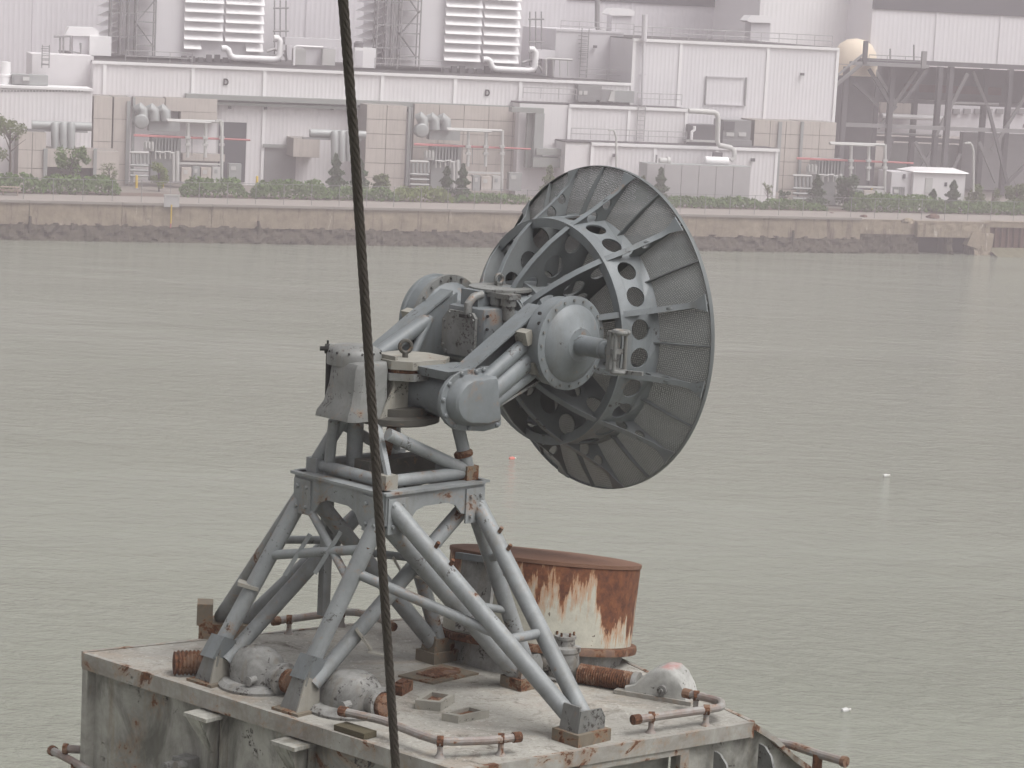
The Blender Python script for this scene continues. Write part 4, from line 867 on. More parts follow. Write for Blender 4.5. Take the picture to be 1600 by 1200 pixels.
# --- main hall with the two letters
D0 = 24
hall = thing('turbine_hall', 'long low white industrial hall with two black letters D', 'building', base(560, D0))
sL, sE = S(145, 130, D0), S(984, 150, D0); zt = ZH(560, 112, D0); zb = ZH(560, 163, D0)
cols = [145, 163, 301, 413, 597, 711, 813, 984]; sc = [S(x, 140, D0) for x in cols]
sbox('hall_body', 'white', hall, sL + .02, sE - .02, D0 + .15, D0 + 32, GZ, zt - .15)
for i in range(len(sc) - 1): part('siding_panel', M['white'], hall, lambda m: m.corr(BK, sc[i] + .1, sc[i + 1] - .1, D0 + .12, zb, zt - .3, .42, .012))
for s in sc[1:-1]: sbox('pilaster', 'white2', hall, s - .16, s + .16, D0 - .06, D0 + .13, zb, zt - .28)
sbox('roof_edge', 'white2', hall, sL - .1, sE + .05, D0 - .12, D0 + .3, zt - .28, zt)
sbox('roof', 'roof', hall, sL, sE, D0 + .3, D0 + 32, zt - .14, zt - .02)
s0 = S(289, 152, D0); s1 = S(838, 172, D0)
sbox('gutter', 'green', hall, s0, s1, D0 - .9, D0 + .1, zb - .05, zb + .45); sbox('gutter', 'green', hall, s0 + 3, s1 - 12.5, D0 - .6, D0 + .1, zb - .55, zb - .25)
sw = [S(340, 220, D0), S(411, 220, D0), S(571, 220, D0)]
for i in range(2): part('siding_panel', M['white'], hall, lambda m: m.corr(BK, sw[i], sw[i + 1] - .15, D0 + .1, GZ, zb - .3, .42, .012))
sbox('pilaster', 'white2', hall, sw[1] - .15, sw[1] + .15, D0 - .06, D0 + .14, GZ, zb - .3)
pbox('doorway', 'band', hall, 341, 191, 384, 284, D0 - .0, .08); pbox('doorway', 'steel2', hall, 413, 229, 462, 284, D0 - .02, .08); pbox('door_header', 'green', hall, 411, 226, 464, 231, D0 - .25, .2)
def letterD(m, x, y):
    p = BK.P(x, y, D0 - .005); e = BK.e; h = .66; o = [(-.24, -h / 2), (.02, -h / 2)] + [(.02 + .26 * math.sin(a), -h / 2 * math.cos(a)) for a in [i * math.pi / 10 for i in range(1, 10)]] + [(.02, h / 2), (-.24, h / 2)]
    i_ = [(-.10, -h / 2 + .14), (.02, -h / 2 + .14)] + [(.02 + .12 * math.sin(a), -(h / 2 - .14) * math.cos(a)) for a in [i * math.pi / 8 for i in range(1, 8)]] + [(.02, h / 2 - .14), (-.10, h / 2 - .14)]
    m.holed([o, i_], lambda a, b, s: p + e * a + Z * b + BK.n * (.05 * s))
for x, y in ((353, 128), (761.5, 145)): part('letter', M['black'], hall, lambda m: letterD(m, x, y))
for x, y in ((359, 168), (415, 169), (519, 170)): pbox('wall_lamp', 'steel', hall, x - 2, y - 2, x + 2.5, y + 2, D0 - .35, .3)

# --- tan concrete cells, each panel built
def cell(label, blocks, d, posts=(), par=None):
    x = blocks[0][0]; t = thing('concrete_cell', label, 'building', base(x + 20, d))
    for (x0, y0, x1, y1, nx, ny) in blocks:
        s0, s1, z0, z1 = R4(x0, y0, x1, y1, d); z0 = min(z0, GZ) if y1 > 275 else z0
        sbox('cell_body', 'joint', t, s0 + .02, s1 - .02, d + .10, d + 5, z0, z1 - .05)
        for i in range(nx):
            for j in range(ny):
                a, b = s0 + (s1 - s0) * i / nx, s0 + (s1 - s0) * (i + 1) / nx; c_, e_ = z0 + (z1 - z0) * j / ny, z0 + (z1 - z0) * (j + 1) / ny
                sbox('panel', 'tan', t, a + .035, b - .035, d + ru(-.012, .012), d + .11, c_ + .03, e_ - .03)
    for (x0, y0, x1, y1) in posts: pbox('steel_post', 'duct', t, x0, y0, x1, y1, d - .25, .3)
    return t
cell('tan concrete panel block at the left end of the white hall', [(145, 150, 174.5, 292, 1, 4), (176, 151, 203, 292, 1, 4)], 20, [(197, 158, 202.5, 288), (206, 152, 210, 288)])
cell('tan concrete lintel above the left drums', [(209, 152, 258, 168, 1, 1), (258, 153, 340, 175, 1, 1), (282, 175, 340, 190, 1, 1), (285, 240, 352, 252, 2, 1)], 22.5)
cell('tan concrete panel block in the middle behind the wire rope', [(571, 164, 634, 290, 2, 6)], 20, [(636, 168, 640.5, 290), (641.5, 168, 643, 290)])
cell('wide tan concrete panel wall right of the middle block', [(645, 165, 838, 292, 5, 6)], 22.5, ())
cell('low tan concrete wall beside the left grey pipes', [(28, 206, 72, 290, 2, 3), (70, 233, 148, 262, 3, 1), (148, 236, 186, 288, 1, 2)], 15, [(68, 232, 74, 285), (146, 232, 151, 285)])
cell('small tan concrete hut left of the wire rope', [(458, 216, 500, 246, 1, 1)], 20.5)
cell('tan concrete panel wall at the right end of the station', [(1176, 188, 1250, 300, 3, 6), (1252, 190, 1304, 300, 2, 6)], 21, [(1214, 190, 1219, 300), (1249, 190, 1253, 300)])
# grey-green portal duct
t = thing('portal_duct', 'grey green elbow duct at the right end of the tan wall', 'duct', base(835, 19))
pbox('lintel', 'green', t, 800, 168.5, 850, 176, 19.5, 1.2); pbox('leg', 'duct', t, 834.5, 177, 849, 262, 19.5, 1.2); pbox('post', 'green', t, 823, 177, 832, 262, 20.2, .6)
pbox('beam', 'green', t, 838, 233, 914, 243, 19.2, 1.4); pbox('beam', 'green', t, 833, 247, 916, 262, 19.3, 1.8)

# --- equipment bays: drums, ducts, pipe rack, red pipe, transformer fins, cabinets
def bay(ox, oy, d, lab, drums=True, rack=True):
    X = lambda x: x + ox
    Y = lambda y: y + oy
    B_ = lambda x: base(X(x), d)
    if drums:
        t = thing('exhaust_drums', 'grey bent exhaust drums ' + lab, 'duct', B_(235))
        for k, x in enumerate((221, 239, 256)):
            part('drum', M['duct'], t, lambda m: m.path([BK.P(X(x - 7), Y(172 + k), d + .2), BK.P(X(x - 1), Y(169 + k), d), BK.P(X(x + 2), Y(172 + k), d), BK.P(X(x + 2.5), Y(189), d)], [.50, .56, .56, .56], 14))
        part('drum', M['duct'], t, lambda m: m.lathe(BK.P(X(221), Y(190), d - .5), -BK.n, [(.7, -.8), (.72, .1), (.60, .22), (.12, .3)], 20))
        part('duct_box', M['duct'], t, lambda m: bxp(m, X(233), Y(189), X(281), Y(205), d, 1.2))
    if rack:
        t = thing('pipe_rack', 'white portal pipe rack ' + lab, 'pipe rack', B_(300))
        part('header_pipe', M['lite'], t, lambda m: (ptube(m, X(260), Y(187.5), X(346), Y(190.5), d - 1.5, .15), ptube(m, X(262), Y(189), X(330), Y(192), d - 1.9, .1)))
        for x in (294, 321.5, 347): part('post', M['lite'], t, lambda m: (ptube(m, X(x), Y(190), X(x - 1), Y(246 if x < 340 else 284), d - 1.5, .17), [m.box(BK.P(X(x - .5), Y(y), d - 1.55), BK.e, BK.n, Z, .5, .4, .25) for y in (215, 226)]))
        part('lower_beam', M['lite'], t, lambda m: bxp(m, X(280), Y(254.5), X(345), Y(257.5), d - 1.6, .2))
    t = thing('fire_main', 'thin red pipe line ' + lab, 'pipe', B_(300))
    part('pipe', M['redp'], t, lambda m: (ptube(m, X(209), Y(211), X(391), Y(219), d - 1, .1), ptube(m, X(209), Y(212.5), X(345), Y(218), d - 1.1, .05)))
    for x in (240, 300, 345): part('hanger', M['steel2'], t, lambda m: ptube(m, X(x), Y(212), X(x), Y(243), d - .95, .05, 6))
    t = thing('transformer', 'grey finned transformer ' + lab, 'transformer', B_(258))
    part('tank', M['duct'], t, lambda m: bxp(m, X(236), Y(212), X(282), Y(284), d - .4, 1.6))
    for k in range(9): part('fin', M['duct'], t, lambda m: bxp(m, X(238 + k * 4.9), Y(216), X(240 + k * 4.9), Y(241), d - .9, .45))
    part('bushing_stand', M['lite'], t, lambda m: bxp(m, X(225), Y(223), X(241), Y(236), d - 1.0, .3))
    for x in (228, 233, 238): part('bushing', M['lite'], t, lambda m: ptube(m, X(x), Y(232), X(x), Y(221), d - 1.2, .12, 8))
    t = thing('switchgear', 'grey pipework and switchgear frame ' + lab, 'switchgear', B_(240))
    for x in (207, 213, 219, 225, 231): part('pipe', M['duct' if int(x) % 2 else 'lite'], t, lambda m: ptube(m, X(x), Y(239), X(x), Y(256), d - 1.4, .16, 8))
    for y in (238, 258, 266, 274): part('cross_pipe', M['lite' if y == 238 else 'duct'], t, lambda m: ptube(m, X(203), Y(y), X(232), Y(y + 1), d - 1.5, .12, 8))
    for x in (243, 250, 258, 266): part('pipe', M['lite'], t, lambda m: ppath(m, [(X(x), Y(248)), (X(x), Y(237 + (x % 3))), (X(x + 9), Y(237 + (x % 3)))], d - 1.6, .09, 7))
    part('downcomer', M['lite'], t, lambda m: (ptube(m, X(277), Y(236), X(277), Y(284), d - 1.7, .2), ptube(m, X(271), Y(240), X(271), Y(284), d - 1.7, .14)))
    t = thing('control_cabinet', 'low row of control cabinets ' + lab, 'cabinet', B_(330))
    for k, (x0, y0, x1, mt) in enumerate(((284, 262, 299, 'tan'), (301, 260, 312, 'duct'), (314, 262, 330, 'tan'), (332, 261, 344, 'lite'), (358, 256, 377, 'duct'))):
        cb = part('cabinet', M[mt], t, lambda m: bxp(m, X(x0), Y(y0), X(x1), Y(284), d - 2, 1.0))
        part('door_plate', M['lite' if mt != 'lite' else 'duct'], cb, lambda m: bxp(m, X(x0 + 3), Y(y0 + 4), X(x0 + 3 + (x1 - x0) * .4), Y(y0 + 10), d - 2.06, .05))
bay(0, 0, 19.5, 'in the left bay')
bay(438, 14, 19.5, 'in the bay under the second letter')
bay(1036, 36, 19, 'in the bay beside the steel structure', drums=False)
# grey pipes feeding the cells
def trunk(lab, hx0, hx1, y, vx, vy1, d):
    t = thing('trunk_pipe', lab, 'pipe', base(vx[0], d))
    part('main_pipe', M['duct'], t, lambda m: ptube(m, hx0, y, hx1, y + 3, d, .42, 14))
    for x in vx: part('drop_pipe', M['duct'], t, lambda m: m.path([BK.P(x, y - 1, d - .5), BK.P(x, y + 4, d - .7), BK.P(x, vy1, d - .7)], [.40, .42, .36], 12))
    part('shelf', M['steel2'], t, lambda m: bxp(m, hx0 - 10, y + 8, hx1 - 6, y + 11, d - .3, .8))
trunk('grey trunk pipe with three droppers at the far left', 50, 143, 195, (86, 99, 111), 235, 17)
trunk('grey trunk pipe with droppers behind the wire rope', 484, 571, 208, (523, 534, 546), 252, 18.5)

# --- low white wing at the left with roof unit
w1 = thing('white_wing', 'white corrugated wing at the far left edge', 'building', base(60, 18))
s0, s1, z0, z1 = R4(-480, 133, 143, 290, 19); z1 = ZH(70, 136, 19)
sbox('wing_body', 'white', w1, s0, s1, 19.1, 24, GZ, z1 - .1); part('siding_panel', M['white'], w1, lambda m: m.corr(BK, s0, s1 - .05, 19.08, GZ + 2.6, z1 - .25, .42, .012)); sbox('roof_edge', 'white2', w1, s0, s1 + .05, 18.9, 24, z1 - .22, z1)
part('vent_slots', M['steel'], w1, lambda m: [bxp(m, 2 + k * 5, 141.5, 5 + k * 5, 142.8, 19.0, .04) for k in range(26)], kind='stuff')
pbox('upper_wall', 'white', w1, 50, 86, 146, 136, 26, 6)
t = thing('roof_unit', 'flat grey air handling unit on the far left wing', 'roof unit', BK.P(48, 133, 21)); pbox('casing', 'duct', t, 19, 117, 75, 133, 21, 2.5); pbox('hood', 'steel2', t, 22, 118, 46, 131, 20.8, .15); pbox('hood_flap', 'lite', t, 36, 120, 46, 126, 20.6, .15)
t = thing('roof_stack', 'white round stack at the far left roof', 'stack', BK.P(8, 135, 21)); part('stack', M['white2'], t, lambda m: m.lathe(BK.P(8, 134, 22), Z, [(.55, 0), (.55, .9), (.62, .92), (.62, 1.1), (.5, 1.15), (.5, 2.3), (.05, 2.35)], 16)); 
t = thing('caged_ladder', 'thin caged roof ladder beside the left wing', 'ladder', BK.P(72, 106, 25)); part('ladder', M['steel2'], t, lambda m: (ladder(m, 71, 70, 106, 25, .7), [ring(m, BK.P(71, y, 24.7), BK.e, BK.n, .42, .03, 10) for y in (76, 84, 92, 100)]))

# --- tall boiler house far behind
def tall(label, x0, x1, d, ztop, mat='lav', band=None, ybase=None, bays=0, name='boiler_house'):
    t = thing(name, label, 'building', BK.W((S(x0, 40, d) + S(x1, 40, d)) / 2, d, GZ)); s0, s1 = S(x0, 40, d), S(x1, 40, d)
    zb_ = GZ if ybase is None else ZH((x0 + x1) / 2, ybase, d)
    sbox('body', mat, t, s0, s1, d + .1, d + 30, zb_, ztop)
    n = bays or max(1, int((s1 - s0) / 12))
    for i in range(n): part('siding_panel', M[mat], t, lambda m: m.corr(BK, s0 + (s1 - s0) * i / n + .06, s0 + (s1 - s0) * (i + 1) / n - .06, d + .08, zb_, (ztop if not band else ZH((x0 + x1) / 2, band, d)) - .02, .55, .012))
    for i in range(1, n): s = s0 + (s1 - s0) * i / n; sbox('pilaster', 'white2' if mat != 'lav' else 'lav', t, s - .12, s + .12, d - .03, d + .09, zb_, ztop if not band else ZH((x0 + x1) / 2, band, d))
    if band: sbox('glazing_band', 'band', t, s0 - .02, s1 + .02, d - .1, d + .12, ZH((x0 + x1) / 2, band, d), ztop)
    return t
tall('tall white boiler house at the far left beyond the roofs', -700, 49.5, 57, 36)
tall('added pale block standing in for bright sky between the two dark banded houses', 1186, 1375, 47, 36, mat='white2', bays=1)  # added white block, brightens the gap where the sky shows
tall('huge pale boiler house filling the skyline left of centre', 50, 884, 58, 38, bays=6)
tall('tall pale house with dark top band right of centre', 884, 1186, 62, 33, band=7, bays=3)

# --- intake filter houses with rows of hoods
def filter_house(label, x0, xs, x1, xe, rows, yb, d, slx):
    t = thing('intake_house', label, 'building', BK.P((x0 + x1) / 2, yb, d)); zb_ = ZH((x0 + x1) / 2, yb, d)
    sA, sX, sB = S(xs, 40, d), S(x0, 40, d), S(x1, 40, d); ztop = 27
    sbox('body', 'lav', t, sA, S(xe, 40, d), d + .05, d + 12, zb_, ztop)
    sM = (sX + sB) / 2
    def hood(m, a, b, z, h):
        m.add([BK.W(a, d + .05, z + h), BK.W(b, d + .05, z + h), BK.W(b, d - .75, z), BK.W(a, d - .75, z), BK.W(a, d + .05, z + h - .06), BK.W(b, d + .05, z + h - .06), BK.W(b, d - .75, z - .06), BK.W(a, d - .75, z - .06)], [(0, 1, 2, 3), (4, 5, 6, 7), (0, 3, 7, 4), (1, 2, 6, 5), (2, 3, 7, 6), (0, 1, 5, 4)])
    zs = [ZH((x0 + x1) / 2, y, d) for y in rows]; dz = zs[0] - zs[1]
    k = 0; z = zs[0] + dz * 4
    while z > zs[-1] - .2:
        last = z < zs[-1] + .2
        for a, b in ((sX, sM - .12), (sM + .12, sB)):
            if last: b = a + (b - a) * (.45 if a == sX else .5); 
            if last and a != sX: a, b = b + .2, sB
            part('hood', M['white2'], t, lambda m: hood(m, a, b, z, dz * .82))
        z -= dz
    # hoods on the left flank
    z = zs[0] + dz * 4; ss = S(slx, 40, d + 3)
    while z > zs[-1] - .1:
        part('hood', M['white2'], t, lambda m: m.add([BK.W(sA, d + 1, z + dz * .8), BK.W(sA, d + 9, z + dz * .8), BK.W(sA - 1.6, d + 9, z), BK.W(sA - 1.6, d + 1, z), BK.W(sA, d + 1, z + dz * .8 - .07), BK.W(sA, d + 9, z + dz * .8 - .07), BK.W(sA - 1.6, d + 9, z - .07), BK.W(sA - 1.6, d + 1, z - .07)], [(0, 1, 2, 3), (4, 5, 6, 7), (0, 3, 7, 4), (1, 2, 6, 5), (2, 3, 7, 6), (0, 1, 5, 4)])); z -= dz
    # open steel stair tower
    d2 = d - 1.8
    sa, sb = S(xs + 20, 40, d2), S(xs + 50, 40, d2)
    st_ = part('stair_tower', M['steel2'], t, lambda m: [m.tube(BK.W(s, q, zb_), BK.W(s, q, ztop), .09, n=6) for s in (sa - 2.6, sa - 1.6, sa - .8, sa, sb) for q in (d2, d2 + 1.4)])
    for i in range(8):
        zz = zb_ + 1 + i * 2.4
        part('landing', M['steel2'], st_, lambda m: (m.fbox(BK, sa, sb, d2, d2 + 1.4, zz, zz + .12), m.tube(BK.W(sa, d2, zz + 1.1), BK.W(sb, d2, zz + 1.1), .05, n=5), m.fbox(BK, sa - 2.7, sa, d2, d2 + 1.2, zz + .8, zz + .9)))
        part('stair_flight', M['steel2'], st_, lambda m: (m.box(BK.W((sa + sb) / 2, d2 + (.3 if i % 2 else 1.1), zz + 1.2), BK.e * (1 if i % 2 else -1) + Z * 1.25, BK.n, Z, 3.2, .5, .12),))
    return t
filter_house('left white intake house with two columns of sloping hoods', 287, 193, 411, 432, (5.5, 20, 34.5, 50, 65, 80), 92, 35, 157)
filter_house('right white intake house with two columns of sloping hoods', 694, 607, 811, 817, (12.5, 26.5, 41, 56, 71, 87, 101), 108, 35, 565)
for (x0, x1, y, lab) in ((354, 437, 90.5, 'fat white pipe under the left intake hoods'), (763, 836, 108, 'fat white pipe under the right intake hoods')):
    t = thing('intake_pipe', lab, 'pipe', BK.P(x0, y, 32.5)); ym = y - 17
    part('pipe', M['white2'], t, lambda m: ppath(m, [(x0 - 8, ym + 2), (x0 - 1, ym + 2), (x0 + 3, ym + 5), (x0 + 5, y - 5), (x0 + 9, y - 1), (x0 + 14, y), (x1 - 10, y + 2.5), (x1 - 3, y + 1), (x1 + 0, y - 4), (x1 + 1, y - 26), (x1 - 3, y - 31), (x1 - 9, y - 31)], 32.5, .33, 12))
    part('support', M['steel2'], t, lambda m: [bxp(m, x, y + 1, x + 2, y + 7, 32.5, .3) for x in (x0 + 20, x0 + 42, x0 + 62)])
    t = thing('valve_skid', 'small grey pipe skid beside the ' + lab.replace('fat white pipe under the ', ''), 'pipework', BK.P(x1 + 6, y + 6, 34))
    part('pipe', M['galv'], t, lambda m: (ppath(m, [(x1 - 20, y - 10), (x1 - 8, y - 14), (x1 + 2, y - 8), (x1 + 9, y - 12), (x1 + 10, y + 2)], 34, .16, 8), ppath(m, [(x1 - 16, y - 3), (x1 + 6, y - 5), (x1 + 12, y + 3)], 33.6, .12, 8)))
    part('frame', M['steel2'], t, lambda m: [ptube(m, x, y + 6, x, y - 90, 34, .08, 6) for x in (x1 - 8, x1 + 1, x1 + 10)] + [ptube(m, x1 - 10, yy, x1 + 14, yy, 34, .1, 6) for yy in (y - 26, y - 42, y - 78)])
    part('roof_clutter', M['steel'], t, lambda m: [bxp(m, x0 - 70 + k * 13, y + ru(-6, 0), x0 - 62 + k * 13, y + 7, 33, .5) for k in range(6)], kind='stuff')

# --- roof ducts and boxes
def goose(lab, x, y, w):
    t = thing('roof_duct', lab, 'roof unit', BK.P(x, y, 33))
    part('hood', M['white2'], t, lambda m: m.prism([BK.P(px_, py_, 32) for px_, py_ in ((x, y - 31), (x + 6, y - 43), (x + w - 8, y - 42), (x + w, y - 37), (x + w + 1, y - 28), (x + 12, y - 29))], BK.n * 2))
    part('riser', M['lavd'], t, lambda m: bxp(m, x + 12, y - 29, x + w - 12, y, 32.2, 1.6))
    part('casing', M['white2'], t, lambda m: bxp(m, x + w - 14, y - 28, x + w + 20, y + 2, 31.5, 2)); part('pipework', M['steel2'], t, lambda m: ppath(m, [(x - 18, y - 28), (x + 8, y - 28), (x + 8, y - 5), (x + 24, y - 2), (x + 24, y - 18)], 31, .12, 7)); part('legs', M['steel2'], t, lambda m: [ptube(m, xx, y - 27, xx, y + 1, 31.2, .1, 6) for xx in (x - 8, x - 3)])
goose('white duct hood and box on the left roof', 102, 85, 52)
t = thing('roof_duct', 'long low white duct with two boxes left of the wire rope', 'roof unit', BK.P(490, 105, 33))
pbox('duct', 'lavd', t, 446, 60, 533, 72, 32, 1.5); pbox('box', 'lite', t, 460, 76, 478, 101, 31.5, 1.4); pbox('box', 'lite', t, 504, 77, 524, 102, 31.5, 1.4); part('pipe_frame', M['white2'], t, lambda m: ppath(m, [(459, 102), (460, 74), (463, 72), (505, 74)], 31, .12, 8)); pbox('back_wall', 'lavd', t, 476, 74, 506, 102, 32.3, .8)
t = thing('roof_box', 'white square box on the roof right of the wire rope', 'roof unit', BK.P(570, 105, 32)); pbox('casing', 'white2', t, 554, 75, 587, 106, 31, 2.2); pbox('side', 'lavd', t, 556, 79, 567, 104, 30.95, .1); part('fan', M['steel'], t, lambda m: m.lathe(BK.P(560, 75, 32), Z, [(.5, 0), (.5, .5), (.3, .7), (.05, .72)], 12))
t = thing('roof_shelter', 'thin pipe frame shelter on the roof right of the intake house', 'roof unit', BK.P(870, 118, 31)); part('frame', M['lite'], t, lambda m: (ppath(m, [(853, 118), (853, 93), (856, 91.5), (894, 93.5)], 31, .12, 8), [ptube(m, x, 93, x, 119, 31, .07, 6) for x in (864, 875, 887)])); pbox('duct', 'lav', t, 836, 78, 870, 92, 33, 2)
for a4 in ((196, 97, 300, 99, 29), (585, 107, 690, 112, 29), (915, 124, 980, 126, 29)): part('roof_railing', M['galv'], hall, lambda m: railing(m, *a4))

# --- right white block
rb_ = thing('switch_house', 'tall plain white block with square outlined panel right of centre', 'building', base(1150, 24))
d = 25; sA, sB, sC = S(866, 110, d + 8), S(988, 110, d), S(1306, 130, d); zt2 = ZH(1148, 67, d); 
sbox('body', 'lav', rb_, sB + .02, sC - .02, d + .1, d + 24, GZ, zt2 - .1)
pc = [988, 1061, 1197.5, 1306]; ps = [S(x, 130, d) for x in pc]
for i in range(3): part('siding_panel', M['lav'], rb_, lambda m: m.corr(BK, ps[i] + .15, ps[i + 1] - .15, d + .08, GZ, zt2 - .3, .42, .012))
for s in ps: sbox('pilaster', 'white2', rb_, s - .16, s + .16, d - .06, d + .1, GZ, zt2 - .3)
sbox('roof_edge', 'white2', rb_, sB - .1, sC + .1, d - .14, d + .3, zt2 - .3, zt2); sbox('roof', 'roof', rb_, sB, sC, d + .3, d + 24, zt2 - .1, zt2 + .02)
zt3 = ZH(927, 48, d + 8)
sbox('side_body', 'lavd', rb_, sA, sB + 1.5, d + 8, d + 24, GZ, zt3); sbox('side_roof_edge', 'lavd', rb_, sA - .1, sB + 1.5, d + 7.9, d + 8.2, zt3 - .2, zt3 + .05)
for x0, y0, x1, y1 in ((1102, 119, 1104, 164), (1164, 121, 1166.3, 166)): pbox('panel_frame', 'steel2', rb_, x0, y0, x1, y1, d - .1, .12)
pbox('panel_frame', 'lavd', rb_, 1104, 119.5, 1164, 121, d - .1, .12); pbox('panel_frame', 'lavd', rb_, 1104, 163, 1164, 164.5, d - .1, .12)
for x, y in ((930, 73), (1254, 116)): pbox('wall_lamp', 'steel', rb_, x - 2, y - 2, x + 3, y + 2, d - .4 if x > 1000 else d + 7.5, .3)
part('roof_railing', M['galv'], rb_, lambda m: railing(m, 990, 58, 1300, 72, d + .4)); part('roof_railing', M['galv'], rb_, lambda m: railing(m, 876, 48, 990, 54, d + 8.3))
t = thing('vent_pipe', 'tall thin grey pipe up the white block', 'pipe', BK.P(1005, 165, d - .5)); part('pipe', M['lavd'], t, lambda m: (ptube(m, 1003, 166, 1006.5, 62, d - .45, .16), ptube(m, 1006.5, 64, 1007.5, 23, d - .45, .3), [m.box(BK.P(1003 + .03 * k, 166 - k, d - .3), BK.e, BK.n, Z, .6, .3, .12) for k in (10, 50, 95)]))
for x, y, lab in ((951, 52, 'left white mushroom roof vent'), (1168, 63, 'right white mushroom roof vent')):
    t = thing('roof_vent', lab, 'roof vent', BK.P(x + 20, y, d + 10)); ks = d + 9
    part('hood', M['white2'], t, lambda m: m.prism([BK.P(a, b, ks) for a, b in ((x - 1, y - 31), (x + 6, y - 39), (x + 34, y - 38), (x + 41, y - 34), (x + 40, y - 27), (x + 4, y - 28))], BK.n * 2.2)); pbox('riser', 'lavd', t, x + 5, y - 28, x + 35, y, ks + .3, 1.8)
t = thing('drain_pipe', 'grey bent drain pipe on the tall house', 'pipe', BK.P(935, 50, 60)); part('pipe', M['steel2'], t, lambda m: ppath(m, [(933.5, -14), (933, 40), (935, 48), (945, 52)], 60, .3, 8))
t = thing('caged_ladder', 'caged ladder on the side of the white block', 'ladder', BK.P(910, 120, d + 7.5)); part('ladder', M['steel2'], t, lambda m: (ladder(m, 911, 44, 121, d + 7.6, .8), [ring(m, BK.P(911, y, d + 7.2), BK.e, BK.n, .5, .035, 10) for y in range(56, 96, 6)]))

# --- two stepped annexes in front of it
def annex(lab, xl, x0, x1, ytop_l, ytop_r, d, dl_, bays, rails):
    t = thing('annex', lab, 'building', base((x0 + x1) / 2, d)); zt_ = ZH((x0 + x1) / 2, (ytop_l + ytop_r) / 2, d); s0, s1, sl = S(x0, ytop_l + 20, d), S(x1, ytop_r + 20, d), S(xl, ytop_l, dl_)
    sbox('body', 'white', t, s0 + .02, s1 - .02, d + .1, d + 8, GZ, zt_ - .1); sbox('side_body', 'white', t, sl, s0, dl_, d + 9, GZ, zt_ - .1)
    for i in range(bays):
        a, b = s0 + (s1 - s0) * i / bays, s0 + (s1 - s0) * (i + 1) / bays
        part('siding_panel', M['white'], t, lambda m: m.corr(BK, a + .15, b - .15, d + .08, GZ, zt_ - .3, .42, .012)); sbox('pilaster', 'white2', t, a - .15, a + .15, d - .05, d + .1, GZ, zt_ - .3)
    sbox('pilaster', 'white2', t, s1 - .3, s1, d - .05, d + .1, GZ, zt_ - .3); sbox('roof_edge', 'white2', t, s0 - .1, s1 + .1, d - .14, d + .2, zt_ - .3, zt_); sbox('roof', 'roof', t, sl - .1, s1, d + .2, d + 8, zt_ - .1, zt_ + .03)
    for r_ in rails: part('roof_railing', M['galv'], t, lambda m: railing(m, *r_))
    return t
an2 = annex('upper white annex with guard rail and roof units', 812, 890, 1074, 163, 170, 21, 21.2, 2, [(817, 153, 900, 156, 22.0), (995, 161, 1065, 165, 22.0)])
an1 = annex('lower white annex with wall lamps behind the dish', 884, 925, 1215, 223, 232, 17.5, 17.8, 3, [(892, 217, 1072, 223, 18.4)])
for x, y in ((961, 243), (1177, 250)): pbox('wall_lamp', 'steel', an1, x - 2.5, y - 2.5, x + 3, y + 2.5, 17.1, .3)
part('ladder', M['galv'], an2, lambda m: ladder(m, 1000, 165, 220, 20.8, .8))
t = thing('roof_unit', 'grey chiller with white louvres on the upper annex roof', 'roof unit', BK.P(920, 158, 23)); pbox('casing', 'steel2', t, 903, 133, 940, 156, 23, 2); pbox('panel', 'lite', t, 905, 142, 910, 148, 22.9, .15); pbox('panel', 'lite', t, 912, 142, 918, 148, 22.9, .15); pbox('frame', 'steel2', t, 903, 150, 932, 159, 22.8, 1)
t = thing('roof_unit', 'long grey air unit on the upper annex roof', 'roof unit', BK.P(970, 160, 23)); pbox('casing', 'duct', t, 955, 142, 991, 160, 23.4, 2); pbox('end_box', 'steel2', t, 938, 140, 958, 160, 23, 2)
part('hood_flap', M['lite'], t, lambda m: m.prism([BK.P(a, b, 22.8) for a, b in ((950, 158), (956, 143), (961, 143), (960, 159))], BK.n * .2))
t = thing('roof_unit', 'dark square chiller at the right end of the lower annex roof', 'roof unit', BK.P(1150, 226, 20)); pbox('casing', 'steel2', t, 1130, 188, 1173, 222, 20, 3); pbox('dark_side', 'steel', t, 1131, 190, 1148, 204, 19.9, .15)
for x in (1135, 1154): pbox('panel', 'lite', t, x, 207, x + 12, 213, 19.9, .12)
pbox('frame', 'steel2', t, 1129, 219, 1175, 228, 19.8, 1)
t = thing('roof_unit', 'dark louvred unit with white pump on the lower annex roof', 'roof unit', BK.P(1095, 220, 20)); pbox('casing', 'steel', t, 1075, 195, 1120, 220, 20.3, 2); part('pump', M['white2'], t, lambda m: ppath(m, [(1080, 218), (1081, 206), (1085, 203), (1085, 197)], 19.9, .16, 8)); pbox('base', 'lite', t, 1073, 219, 1122, 222, 19.9, 1)
t = thing('exhaust_pipe', 'thick white exhaust pipe and silencer on the annex', 'pipe', BK.P(1120, 258, 15.5))
part('pipe', M['lite'], t, lambda m: ppath(m, [(1076, 173), (1116, 175.5), (1120, 178), (1122, 184), (1121, 222), (1124, 227), (1142, 231), (1147, 236), (1147, 246), (1142, 251)], 16, .27, 12)); part('silencer', M['white2'], t, lambda m: m.lathe(BK.P(1100, 251, 15.6), BK.e, [(.2, 0), (.42, .1), (.45, .2), (.45, 2.5), (.42, 2.6), (.2, 2.7)], 18)); pbox('support', 'steel', t, 1115, 238, 1129, 246, 15.7, .4)
t = thing('enclosure', 'grey panelled equipment enclosure in front of the annex', 'enclosure', base(1090, 13))
s0, s1, z0, z1 = R4(1010, 258, 1172, 302, 13.5)
sbox('body', 'duct', t, s0, s1, 13.6, 16, GZ, z1); 
